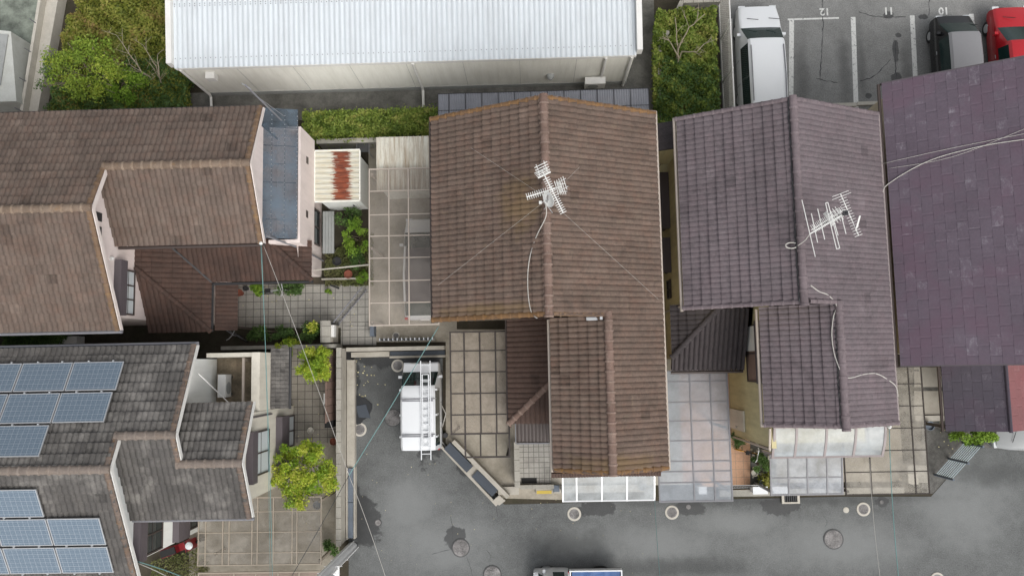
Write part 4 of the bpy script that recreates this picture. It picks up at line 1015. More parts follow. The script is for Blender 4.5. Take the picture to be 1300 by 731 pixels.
mb = MB(); roof_plane(mb, [(-9.0, -1.42, 2.55), (-9.0, 0.75, 2.55), (-9.47, 0.75, 2.75), (-9.47, -1.42, 2.75)], wave=.15, amp=.02, course=.17, step=.02, tilew=.15)
roof_plane(mb, [(-8.9, -1.42, 2.45), (-8.9, 0.75, 2.45), (-9.02, 0.75, 2.52), (-9.02, -1.42, 2.52)], wave=.15, amp=.02, course=.17, step=.02, tilew=.15); mb.build('lean_to_roof', M['tileB'], hB)
gutter(hB, (-8.85, -1.45, 2.42), (-8.85, .8, 2.42), M['dark']); gutter(hB, (-13.0, -4.78, 5.45), (-9.05, -4.78, 5.43), M['greyframe']); gutter(hB, (XL, .9, 5.5), (-10.95, .9, 5.48), M['greyframe'])
window(hB, -9.45, -3.55, -2.15, 3.05, 4.6, 1, (4.68, 5.15, -3.75, -2.05, 0.24), 'frosted', 'brownmetal', 2)
window(hB, -9.45, -2.95, -1.85, 0.12, 1.25, 1, (1.32, 2.15, -3.5, -1.75, 0.24), 'frosted', 'brownmetal', 2)
window(hB, -13.0, -6.05, -4.85, 3.5, 4.85, 1, (4.92, 5.4, -6.14, -4.6, 0.24), 'glass', 'brownmetal', 2)
window(hB, -13.0, -5.9, -5.2, 0.6, 1.6, 1, (1.68, 2.6, -6.1, -5.1, 0.24), 'glass', 'brownmetal', 2)
mb = MB(); mb.tube([(-12.95, -4.9, 5.3), (-12.95, -4.9, 0)], .035, 6); mb.build('downpipe', M['plumbox'], hB)
mb = MB(); mb.tube([(-9.4, -1.6, 5.4), (-9.42, -1.6, 5.1), (-9.42, -1.6, 2.7)], .03, 6); mb.build('downpipe', M['plumbox'], hB)

# --- white shed with the long corrugated roof -------------------------------------------
hW = empty('warehouse', (-4.5, 17, 0), 'long low warehouse with a white corrugated metal roof and cream walls', 'warehouse')
mb = MB(); per = 0.19; x0, x1 = -13.05, 4.1; n = int((x1-x0)/per*6); n_ = []
for j, (y, z) in enumerate(((11.2, 3.16), (12.9, 3.3), (14.6, 3.44), (30, 4.7))):
    n_.append([mb.bm.verts.new((x0+(x1-x0)*i/n, y, z+0.02*max(-1, min(1, 1.6*math.sin(2*math.pi*(x0+(x1-x0)*i/n)/per))))) for i in range(n+1)])
for j in range(3):
    for i in range(n): mb.face([n_[j][i], n_[j][i+1], n_[j+1][i+1], n_[j+1][i]], .5)
rW = mb.build('roof', M['whroof'], hW)
bolt = MB()
for y in (11.55, 13.5, 13.58):
    z = 3.16+(y-11.2)*.0824
    for k in range(int((x1-x0)/per)): bolt.box(x0+(k+.25)*per-.013, x0+(k+.25)*per+.013, y-.013, y+.013, z+.018, z+.035)
tag(bolt.build('roof_bolts', M['greyframe'], rW), kind='stuff')
mb = MB(); wall_block(mb, -12.98, 4.06, 11.28, 29.9, 0.32, 6, [((0, 11.2, 3.16), nrm(0, -.082))]); mb.build('wall', M['cream'], hW)
mb = MB(); mb.box(-13.0, 4.08, 11.26, 29.9, 0, 0.318); mb.build('skirting', M['skirt'], hW)
mb = MB()
for x in (-13.25, 4.1):
    b = [(x, 11.3, 3.0), (x+.2, 11.3, 3.0), (x+.2, 30, 4.6), (x, 30, 4.6)]
    lo = [mb.bm.verts.new(q) for q in b]; hi = [mb.bm.verts.new((q[0], q[1], q[2]+.42)) for q in b]
    mb.face(lo[::-1]); mb.face(hi)
    for i in range(4): mb.face([lo[i], lo[(i+1) % 4], hi[(i+1) % 4], hi[i]])
mb.box(-13.05, 4.1, 11.2, 11.275, 2.95, 3.1)
mb.build('trim', M['white'], hW)
for k in range(1, 8):
    x = -12.98+k*2.13; mb = MB(); mb.box(x-.004, x+.004, 11.268, 11.279, .33, 2.95); mb.build('panel_joint', M['skirt'], hW)
mb = MB(); mb.box(-12.15, -11.8, 11.02, 11.275, 2.2, 2.55); mb.build('vent_hood', M['white'], hW)
mb = MB(); mb.lathe([(.16, 0), (.13, .12), (.06, .2)], (0, 0, 0), 14, Matrix.Translation((0.98, 11.28, 1.2)) @ Matrix.Rotation(R_(90), 4, 'X')); mb.build('wall_lamp', M['skirt'], hW)
for (x, xb) in ((-4.18, -4.18), (3.0, 3.0), (-12.9, -12.9), (3.95, 3.95)):
    mb = MB(); mb.tube([(x, 11.2, 3.0), (x, 11.2, 0.35), (xb, 11.14, 0.2), (xb, 10.5, 0.1)] if x in (-4.18, -12.9) else [(x, 11.2, 3.0), (x, 11.2, 0.05)], .055, 8); mb.build('downpipe', M['white'], hW)

# ------------------------------------------------------------------ solar panels (one proto, copied)
def solar_proto():
    root = empty('solar_panel', (0, 0, 0)); W2, H2 = 0.815, 0.5
    f = MB()
    for q in ((-W2, W2, -H2, -H2+.028), (-W2, W2, H2-.028, H2), (-W2, -W2+.028, -H2+.028, H2-.028), (W2-.028, W2, -H2+.028, H2-.028)): f.box(*q, 0, 0.04, rnd=.5)
    f.build('frame', M['alu'], root, local=True)
    g = MB(); g.box(-W2+.028, W2-.028, -H2+.028, H2-.028, 0.008, 0.034, rnd=.5); g.build('cell_sheet', M['solar'], root, local=True)
    for x in (-.45, .35):
        c = MB(); c.box(x-.03, x+.03, -H2-.06, -H2-.012, -0.05, 0.03, rnd=.5); c.lathe([(.02, .03), (.02, .05), (0.01, .06)], (x, -H2-.04, 0), 8)
        c.build('clamp', M['alu'], root, local=True)
    return root
proto_sp = solar_proto()
used = [False]
def copy_tree(o, parent=None):
    c = o.copy(); COL.objects.link(c)
    if parent is not None: c.parent = parent
    for ch in o.children: copy_tree(ch, c)
    return c
def solar(x_right, y_top, y_bot, slope, label, i):
    o = proto_sp if not used[0] else copy_tree(proto_sp); used[0] = True
    xc = x_right-0.82-i*1.665; yc = (y_top+y_bot)/2
    if slope > 0:   # faces north
        z = 5.6+SL*(0.82-yc); X, Y = Vector((-1, 0, 0)), Vector((0, -1, SL)).normalized()
    else:
        z = 5.6+SL*(yc+6.58); X, Y = Vector((1, 0, 0)), Vector((0, 1, SL)).normalized()
    Z = X.cross(Y)
    p = Vector((xc, yc, z))+Z*0.14
    o.matrix_world = Matrix.Translation(p) @ Matrix((X, Y, Z)).transposed().to_4x4()
    tag(o, label, 'solar panel', 'solar panels on the charcoal roof')
ordn = ['rightmost', 'second from the right', 'third from the right', 'fourth from the right']
for row, (xr, ya, yb, s, n, nm) in enumerate(((-13.12, .28, -.64, 1, 4, 'upper array top row, along the eave'), (-13.2, -.68, -1.60, 1, 4, 'upper array middle row'), (-14.88, -1.64, -2.56, 1, 3, 'upper array short row, above the ridge'),
                                       (-14.98, -3.36, -4.28, -1, 3, 'lower array short row, below the ridge'), (-13.3, -4.32, -5.24, -1, 4, 'lower array middle row'), (-13.3, -5.28, -6.2, -1, 4, 'lower array bottom row'))):
    for i in range(n): solar(xr, ya, yb, s, '%s solar panel of the %s' % (ordn[i], nm), i)

# ------------------------------------------------------------------ carports and terrace roofs
def xsat(z, y, *pxs): return [P(x, y, z).x for x in pxs]
def ysat(z, x, *pys): return [P(x, y, z).y for y in pys]
carport('carport', 'smoky beige translucent carport with pale frame covering a parked wagon', 'carport', -5.95, -3.35, 1.5, 7.4, 2.4, xsat(2.4, 320, 494, 519), ysat(2.4, 510, 242, 272, 299, 327, 356, 384),
        'beigeframe', 'pcbeige', [(-5.85, 1.65, 0), (-5.85, 4.4, 0), (-5.85, 7.2, 0)], bar=.045)
c2 = carport('carport', 'clear carport with a dark square grid frame beside the brown tiled house', 'carport', -3.0, -0.84, -2.5, 1.25, 2.3, xsat(2.3, 500, 590, 610, 630), ysat(2.3, 610, 445, 472, 499, 526), 'darkframe', 'pcclear',
        [(-2.9, 1.1, 0), (-2.9, -2.4, 0), (-.95, -2.4, 0)], bar=.055)
mb = MB(); mb.box(-2.5, -.84, -3.34, -3.28, 2.24, 2.32); mb.box(-2.5, -2.44, -3.28, -2.5, 2.25, 2.322)
for x in xsat(2.3, 560, 610, 630): mb.box(x-.025, x+.025, -3.28, -2.5, 2.25, 2.322)
mb.box(-.9, -.84, -3.28, -2.5, 2.25, 2.322); mb.build('frame_extension', M['darkframe'], c2)
mb = MB(); mb.box(-1.0, -.92, -3.32, -3.24, 0, 2.24); mb.build('post', M['darkframe'], c2)
carport('awning', 'bright milky awning with white bars at the front of the brown tiled house', 'awning', 0.98, 4.27, -4.9, -3.66, 2.66, xsat(2.7, 620, 732, 764, 796), [], 'alu', 'pcwhite', [(1.05, -4.8, 0), (4.2, -4.8, 0)], z2=2.84, curve=.10, bar=.05)
carport('carport', 'large pale blue translucent carport with grey grid between the brown and the mauve grey house', 'carport', 4.42, 7.04, -4.98, -0.34, 2.5, xsat(2.5, 540, 878, 904), ysat(2.5, 890, 484, 510, 534, 559, 585, 598, 612), 'greyframe', 'pcblue',
        [(6.9, -4.6, 0), (6.9, -2.4, 0)], bar=.05)
carport('balcony_awning', 'bright curved balcony awning below the ridge end of the mauve grey roof', 'awning', 7.74, 11.36, -3.22, -2.14, 5.15, xsat(5.1, 560, 1010, 1048, 1085), [], 'mauveframe', 'pcwhite', [(7.85, -3.1, 3.7), (11.25, -3.1, 3.7)], z2=5.3, curve=.28, bar=.075)
carport('terrace_roof', 'grey blue terrace roof below the curved awning, above the street kerb', 'terrace roof', 8.4, 10.98, -4.83, -3.3, 2.35, xsat(2.4, 605, 1001, 1025, 1050), ysat(2.4, 1020, 606), 'greyframe', 'pcmid', [(8.5, -4.72, 0), (10.88, -4.72, 0)], z2=2.5, bar=.05)
carport('carport', 'long yellowed translucent carport next to the purple slate house', 'carport', 11.08, 14.05, -4.87, -0.35, 2.3, xsat(2.3, 520, 1156)+xsat(2.3, 610, 1106), ysat(2.3, 1160, 487, 515, 543, 571, 598), 'darkframe', 'pctan', [(13.95, -4.75, 0), (13.95, -.5, 0), (11.2, -4.75, 0)], bar=.036)
carport('carport', 'clear carport with thin champagne bars beside the charcoal tiled house', 'carport', -12.2, -7.7, -7.0, -4.6, 2.3, xsat(2.3, 680, 261, 291, 320, 347, 377)+xsat(2.2, 690, 328, 372, 284), ysat(2.3, 340, 649, 675, 701), 'tanframe', 'pcgloom', [(-7.8, -4.8, 0), (-7.8, -6.9, 0), (-12.1, -6.9, 0)], bar=.036)
carport('terrace_roof', 'low brownish terrace roof at the bottom edge, below the clear carport', 'terrace roof', -12.3, -7.6, -9.2, -7.3, 2.0, xsat(2.0, 725, 297, 325, 353, 380), [], 'tanframe', 'pcbrown', [(-7.7, -7.4, 0), (-7.7, -9.1, 0), (-12.2, -9.1, 0)], bar=.05)
carport('lean_to_roof', 'grey corrugated lean-to roof behind the brown tiled house, facing the warehouse', 'lean-to roof', -3.32, 4.62, 9.2, 10.22, 2.45, [-2.9+.62*k for k in range(12)], [9.55], 'dark', 'pcgrey', [(-3.2, 10.1, 0), (0.6, 10.1, 0), (4.5, 10.1, 0)], z2=2.4, bar=.022, wavy=True)

# ------------------------------------------------------------------ sheds
sh = empty('storage_shed', (-7.2, 7.25, 0), 'white steel garden shed with a broad rust stain on its ribbed roof', 'shed')
mb = MB(); mb.box(-7.98, -6.46, 6.36, 8.14, 0, 2.0); mb.build('wall', M['whitewall'], sh)
mb = MB(); n = 120
g = [[mb.bm.verts.new((x, 6.27+1.97*i/n, 2.1-(0.05 if x > -7 else 0)+.018*max(-1, min(1, 2*math.sin(2*math.pi*i/n*10))))) for i in range(n+1)] for x in (-8.06, -6.37)]
for i in range(n): mb.face([g[0][i], g[0][i+1], g[1][i+1], g[1][i]], .5)
mb.build('roof', M['rustroof'], sh)
mb = MB(); mb.box(-8.07, -6.36, 6.24, 6.28, 2.0, 2.1); mb.box(-8.07, -6.36, 8.22, 8.26, 2.0, 2.1); mb.box(-6.38, -6.34, 6.28, 8.22, 1.98, 2.08); mb.box(-8.09, -8.05, 6.28, 8.22, 2.0, 2.12); mb.build('roof_edge', M['cream'], sh)
mb = MB(); mb.box(-7.7, -6.7, 6.325, 6.355, .1, 1.85); dd = mb.build('door', M['whitewall'], sh)
mb = MB(); mb.box(-6.85, -6.8, 6.29, 6.322, .9, 1.1); mb.build('handle', M['dark'], dd)
sh = empty('storage_shed', (-4.6, 7.6, 0), 'cream shed with streaked ribbed roof at the head of the smoky carport', 'shed')
mb = MB(); mb.box(-5.6, -3.5, 6.75, 8.55, 0, 2.1); mb.build('wall', M['cream'], sh)
mb = MB(); n = 12; prof = []
for k in range(n):
    x = -5.7+k*0.18
    prof += [(x, 0), (x+.12, 0), (x+.13, .03), (x+.165, .03), (x+.175, 0)]
g = [[mb.bm.verts.new((x, y, zz+z)) for x, z in prof] for y, zz in ((6.62, 2.16), (8.66, 2.2))]
for i in range(len(prof)-1): mb.face([g[0][i], g[0][i+1], g[1][i+1], g[1][i]], .5)
mb.build('roof', M['streakroof'], sh)

# low white building in the upper left corner
wb = empty('flat_building', (-23, 12, 0), 'low white flat-roofed building in the upper left corner', 'building')
a, b, c, d = P(40, 57), P(47, 142), (-40, 10.2, 0), (-40, 13.6, 0)
mb = MB(); mb.prism([a[:2], b[:2], (-40, b.y), (-40, a.y+3)], 0, 1.3); mb.build('wall', M['oldwhite'], wb)
a2, b2 = P(10, 44, 1.36), P(0, 108, 1.36)
mb = MB(); mb.prism([a2[:2], b2[:2], (-40, b2.y-1), (-40, a2.y+2)], 1.302, 1.36); mb.build('roof', M['skirt'], wb)

# ------------------------------------------------------------------ walls, fences, gates
def wall_thing(name, label, cat, boxes, m, parts=()):
    root = empty(name, ((boxes[0][0]+boxes[0][1])/2, (boxes[0][2]+boxes[0][3])/2, 0), label, cat)
    mb = MB()
    for q in boxes: mb.box(*q)
    mb.build('masonry', M[m], root)
    for (nm, bx, mm) in parts:
        mb = MB()
        for q in (bx if isinstance(bx[0], tuple) else [bx]): mb.box(*q)
        mb.build(nm, M[mm], root)
    return root
wall_thing('block_wall', 'long narrow concrete block wall between the asphalt court and the solar house yard', 'wall', [(-7.44, -7.29, -6.6, 0.75, 0, 1.15)], 'concrete2', [('coping', (-7.46, -7.27, -6.62, 0.77, 1.15, 1.2), 'block')])
wall_thing('planter_ledge', 'low ledge with a blue grey slab top along the concrete block wall', 'ledge', [(-7.26, -6.96, -3.85, 0.3, 0, .3), (-7.26, -7.2, -6.55, -3.85, 0, .45), (-7.0, -6.94, -6.55, -3.85, 0, .3)], 'concrete2',
           [('slab', [(-7.19, -7.01, -5.15, -3.87, .2, .4), (-7.19, -7.01, -6.5, -5.17, .2, .4)], 'slab')])
wall_thing('yard_wall', 'low concrete wall between the asphalt court and the folding gate', 'wall', [(-7.25, -3.4, .63, .78, 0, .5), (-7.2, -5.6, .40, .6, 0, .25), (-5.6, -3.4, .34, .42, 0, .2)], 'concrete2', [('slab', (-5.58, -3.42, .425, .6, 0, .16), 'darkslab')])
wall_thing('garden_wall', 'pale topped retaining wall along the clipped hedge', 'wall', [(-8.3, -3.3, 8.86, 9.0, 0, .95)], 'concrete', [('coping', (-8.32, -3.28, 8.83, 9.02, .95, 1.0), 'rimwhite')])
wall_thing('side_wall', 'dark strip of wall between the two left houses', 'wall', [(-12.0, -7.5, 0.78, 0.92, 0, 1.0)], 'concrete')
wall_thing('entrance_wall', 'low wall beside the tiled porch path, left of the porch roof', 'wall', [(-.72, -.56, -4.6, -2.95, 0, .9), (-.56, .75, -4.78, -4.62, 0, .35)], 'concrete', [('coping', (-.74, -.54, -4.62, -2.93, .9, .95), 'block')])
sheet('porch_floor', [(-.56, -4.6), (.66, -4.6), (.66, -1.8), (-.56, -1.8)], 0.12, M['porchtile'], thick=.1)
mb = MB(); mb.box(-.5, .1, -4.58, -4.38, .06, .128); tag(mb.build('drain_grate', M['black']), 'black grate at the foot of the tiled porch path', 'grate')
st = empty('step', (.45, -4.95, 0), 'concrete step with a yellow painted edge at the porch path', 'step')
mb = MB(); mb.box(.05, .72, -4.98, -4.79, 0, .14); mb.build('tread', M['concrete2'], st)
mb = MB(); mb.box(.08, .66, -4.99, -4.87, .142, .15); mb.build('edge_strip', M['yellowpaint'], st)
# slanted planter wall
def slab_line(mb, p, q, w, z0, z1, off=0.0):
    p, q = Vector(p), Vector(q); d = (q-p).normalized(); s = Vector((d.y, -d.x, 0))
    pts = [p+s*(off), q+s*(off), q+s*(off+w), p+s*(off+w)]
    mb.prism([(t.x, t.y) for t in pts], z0, z1)
pw = empty('planter_wall', P(605, 595), 'slanted low planter wall with dark slab covers at the carport corner', 'planter wall')
A_, B_ = P(577, 558, .6), P(647, 629, .6)
mb = MB(); slab_line(mb, A_, B_, .16, 0, .6); mb.build('coping', M['concrete2'], pw)
mb = MB(); slab_line(mb, P(571, 562, .3), P(600, 592, .3), .34, 0, .32, -.02); slab_line(mb, P(606, 597, .3), P(632, 622, .3), .34, 0, .32, -.02); mb.build('slab', M['darkslab'], pw)
mb = MB(); slab_line(mb, P(559, 563, .2), P(632, 640, .2), .10, 0, .2, 0); slab_line(mb, P(596, 590, .2), P(608, 600, .2), .42, 0, .24, -.1); mb.build('kerb', M['concrete2'], pw)
mb = MB(); mb.prism([P(626, 634)[:2], P(634, 640)[:2], P(642, 634)[:2], P(634, 627)[:2]], 0, .22); mb.build('drain_corner', M['concrete2'], pw)
kb = empty('kerb', P(690, 636), 'concrete kerb under the awning along the street', 'kerb')
mb = MB(); mb.box(-1.4, -.6, -5.0, -4.7, 0, .2); mb.build('kerb_stone', M['concrete2'], kb); mb = MB(); mb.box(.75, 4.3, -4.98, -4.7, 0, .15); mb.build('kerb_stone', M['concrete2'], kb)
for xa in (.72, 4.05): mb = MB(); mb.box(xa, xa+.24, -4.9, -4.66, .152, .3); mb.build('meter_lid', M['slab'], kb)
wall_thing('street_kerb', 'concrete kerb with a lattice fence in front of the small planted garden', 'kerb', [(7.1, 14.1, -5.2, -4.95, 0, .22)], 'concrete')
fl = empty('lattice_fence', (7.9, -4.8, 0), 'dark lattice fence in front of the small planted garden', 'fence')
mb = MB()
for k in range(15): mb.tube([(7.1+k*.1, -4.85, .25), (7.1+k*.1+.14, -4.7, .75)], .012, 4)
mb.build('lattice', M['dark'], fl)
mb = MB(); mb.tube([(7.05, -4.86, .25), (8.5, -4.86, .25)], .02, 5); mb.tube([(7.15, -4.7, .76), (8.6, -4.7, .76)], .02, 5); mb.build('rail', M['alu'], fl)
dr = empty('street_drain', P(1003, 632), 'concrete street drain with a dark grate at the kerb', 'drain')
q = P(1003, 632)
mb = MB(); mb.box(q.x-.34, q.x+.34, q.y-.19, q.y-.13, 0, .1); mb.box(q.x-.34, q.x-.25, q.y-.13, q.y+.13, 0, .1); mb.box(q.x+.25, q.x+.34, q.y-.13, q.y+.13, 0, .1); mb.build('frame', M['rimwhite'], dr)
mb = MB()
for k in range(6): mb.box(q.x-.23+k*.08, q.x-.19+k*.08, q.y-.13, q.y+.12, .02, .08)
mb.build('grate', M['dark'], dr)
# brown board fence
bf = empty('board_fence', (-7.72, -.5, 0), 'brown board fence beside the yellow green tree and the concrete wall', 'fence')
mb = MB()
for k in range(9): mb.box(-7.74, -7.70, -2.0+k*.3, -2.0+k*.3+.285, .05, 1.7)
mb.build('board', M['wood'], bf)
mb = MB(); mb.box(-7.78, -7.745, -2.05, .75, 1.5, 1.6); mb.box(-7.78, -7.745, -2.05, .75, .3, .4); mb.build('rail', M['wood'], bf)
mb = MB(); mb.box(-7.9, -7.785, -1.35, -.95, 1.0, 1.35); tag(mb.build('meter_box', M['white']), 'small white box fixed to the brown board fence', 'box')
gp = empty('gate_pillar', P(422, 425), 'concrete gate pillar with a white mailbox on its side', 'gate pillar')
q = P(424, 432)
mb = MB(); mb.box(q.x-.17, q.x+.17, q.y-.1, q.y+.7, 0, 1.25); mb.build('pillar', M['concrete2'], gp)
mb = MB(); mb.box(q.x-.19, q.x+.19, q.y-.12, q.y+.72, 1.25, 1.3); mb.build('coping', M['block'], gp)
mb = MB(); mb.box(q.x+.172, q.x+.3, q.y+.1, q.y+.55, .85, 1.15); mb.build('mailbox', M['white'], gp)
# folding gate
fg = empty('folding_gate', P(515, 433), 'silver folding gate drawn along the low yard wall', 'gate')
mb = MB(); y = 1.0
a, b = P(482, 431, .9), P(549, 431, .9)
n = 12
for k in range(n+1):
    x = a.x+(b.x-a.x)*k/n; mb.box(x-.02, x+.02, a.y-.05, a.y+.05, .05, .92)
mb.build('slat', M['alu'], fg)
mb = MB()
for k in range(n):
    x0_ = a.x+(b.x-a.x)*k/n; x1_ = a.x+(b.x-a.x)*(k+1)/n
    for z in (.2, .5, .8): mb.tube([(x0_, a.y-.03, z), (x1_, a.y+.03, z+.06)], .012, 4); mb.tube([(x0_, a.y+.03, z+.06), (x1_, a.y-.03, z)], .012, 4)
mb.build('lattice', M['dark'], fg)
# swing gate across the paving
sg = empty('garden_gate', P(447, 390), 'thin dark garden gate standing half open over the square paving', 'gate')
a, b, c = P(430, 412, 0), P(466, 368, 0), P(430, 366, 0)
mb = MB()
for p_, q_ in ((a, b),):
    for z in (.1, 1.0): mb.tube([p_+Vector((0, 0, z)), q_+Vector((0, 0, z))], .025, 5)
    for k in range(13):
        t = p_.lerp(q_, k/12); mb.tube([t+Vector((0, 0, .1)), t+Vector((0, 0, 1.0))], .01, 4)
mb.build('gate_leaf', M['greyframe'], sg)
mb = MB(); mb.tube([a, a+Vector((0, 0, 1.2))], .04, 6); mb.tube([c, c+Vector((0, 0, 1.2))], .04, 6); mb.build('post', M['dark'], sg)
rf = empty('garden_rail', P(400, 345), 'pale rail running from the pink house to the smoky carport', 'rail')
mb = MB(); mb.tube([P(398, 343, 1.0), P(468, 336, 1.0)], .03, 6); mb.build('rail', M['rimwhite'], rf)
mb = MB(); mb.box(-8.3, -6.6, 3.5, 3.56, .02, .25); mb.build('edging', M['concrete2'], rf)
# mesh fence by the parking lot
mf = empty('mesh_fence', (8.0, 12, 0), 'white mesh fence between the shrub bed and the parking lot', 'fence')
mb = MB()
for z in (.05, 1.6): mb.tube([(8.0, 9.2, z), (8.0, 24, z)], .03, 6)
mb.build('rail', M['white'], mf)
for y in (9.4, 11.2, 13.0, 14.8, 16.6, 18.4):
    mb = MB(); mb.tube([(8.0, y, 0), (8.0, y, 1.65)], .035, 6); mb.build('post', M['white'], mf)
mb = MB(); rr = .004
yy = 9.2
while yy < 16.5:
    mb.tube([(8.0, yy, .05), (8.0, yy+1.55*.5, 1.6)], .006, 3, cap=False); mb.tube([(8.0, yy+1.55*.5, .05), (8.0, yy, 1.6)], .006, 3, cap=False); yy += .09
mb.build('mesh', M['rimwhite'], mf)
# kerb wall of shrub bed
sb = empty('bed_wall', (5.4, 11, 0), 'grey block wall with a slanted corner around the shrub bed', 'wall')
mb = MB(); mb.box(5.3, 5.44, 9.2, 12.4, 0, .7)
p_, q_ = Vector((5.37, 12.4, 0)), Vector((6.35, 14.35, 0)); slab_line(mb, p_, q_, .14, 0, .7, -.07); mb.box(6.3, 7.9, 14.3, 14.44, 0, .7)
mb.build('masonry', M['concrete'], sb)
mb = MB(); mb.box(5.28, 5.46, 9.18, 12.36, .7, .75); slab_line(mb, p_, q_, .18, .7, .748, -.09); mb.box(6.36, 7.9, 14.28, 14.46, .7, .746); mb.build('coping', M['block'], sb)
# upper left boundary wall
ul = empty('boundary_wall', P(65, 70), 'pale streaked boundary wall left of the wild garden', 'wall')
a, b = P(72, -30), P(43, 150)
mb = MB(); d = (b-a).normalized(); s = Vector((d.y, -d.x, 0))
if s.x < 0: s = -s
mb.prism([(a.x, a.y), (b.x, b.y), (b.x+.12, b.y), (a.x+.12, a.y)], 0, .9); mb.build('masonry', M['rimwhite'], ul)
mb = MB(); mb.prism([(a.x+.125, a.y), (b.x+.125, b.y), (b.x+.5, b.y), (a.x+.62, a.y)], 0, .55); mb.build('ledge', M['rimwhite'], ul)
mb = MB()
for k in range(6):
    t = a.lerp(b, k/5); mb.tube([(t.x+.06, t.y, .9), (t.x+.06, t.y, 1.3)], .02, 5)
mb.build('fence_post', M['greyframe'], ul)
for (x, y, L_) in ((1072, 133, .5), (1107, 131, .6)):
    q = P(x, y, .1); mb = MB(); mb.prism([(q.x-L_, q.y-.07), (q.x+L_, q.y-.07), (q.x+L_-.04, q.y+.07), (q.x-L_+.04, q.y+.07)], 0, .11)
    tag(mb.build('wheel_stop', M['rimwhite']), 'pale wheel stop, %s, at the house end of an empty stall' % ('left of the painted line' if x < 1080 else 'right of the painted line'), 'wheel stop', 'wheel stops of the parking lot')
# entrance of the slate house
gt = empty('slatted_gate', P(1205, 582), 'blue grey slatted gate standing slanted at the street corner', 'gate')
a, b = P(1186, 602), P(1222, 562)
mb = MB()
for k in range(9):
    z = .12+k*.14; mb.tube([a+Vector((0, 0, z)), b+Vector((0, 0, z))], .016, 5)
mb.build('slat', M['paleblue'], gt)
for t in (0, .5, 1):
    p_ = a.lerp(b, t); mb = MB(); mb.tube([p_, p_+Vector((0, 0, 1.4))], .045, 6); mb.build('post', M['slab'], gt)
wall_thing('gate_pier', 'white topped low pier at the foot of the slanted slatted gate', 'pier', [(14.15, 14.9, -4.75, -4.1, 0, .5)], 'concrete', [('cap', (14.13, 14.5, -4.8, -4.4, .5, .55), 'rimwhite')])
wall_thing('boundary_kerb', 'pale concrete strip on the gravel between the yellowed carport and the slate wing', 'kerb', [(P(1160, 530).x, P(1200, 530).x, P(1180, 534).y, P(1180, 527).y, 0, .12)], 'rimwhite')
sheet('wing_floor', pp((1160, 462), (1290, 462), (1290, 491), (1160, 491)), 0.04, M['rimwhite'])
sheet('wing_floor', pp((1160, 496), (1290, 496), (1290, 526), (1160, 526)), 0.036, M['concrete2'])

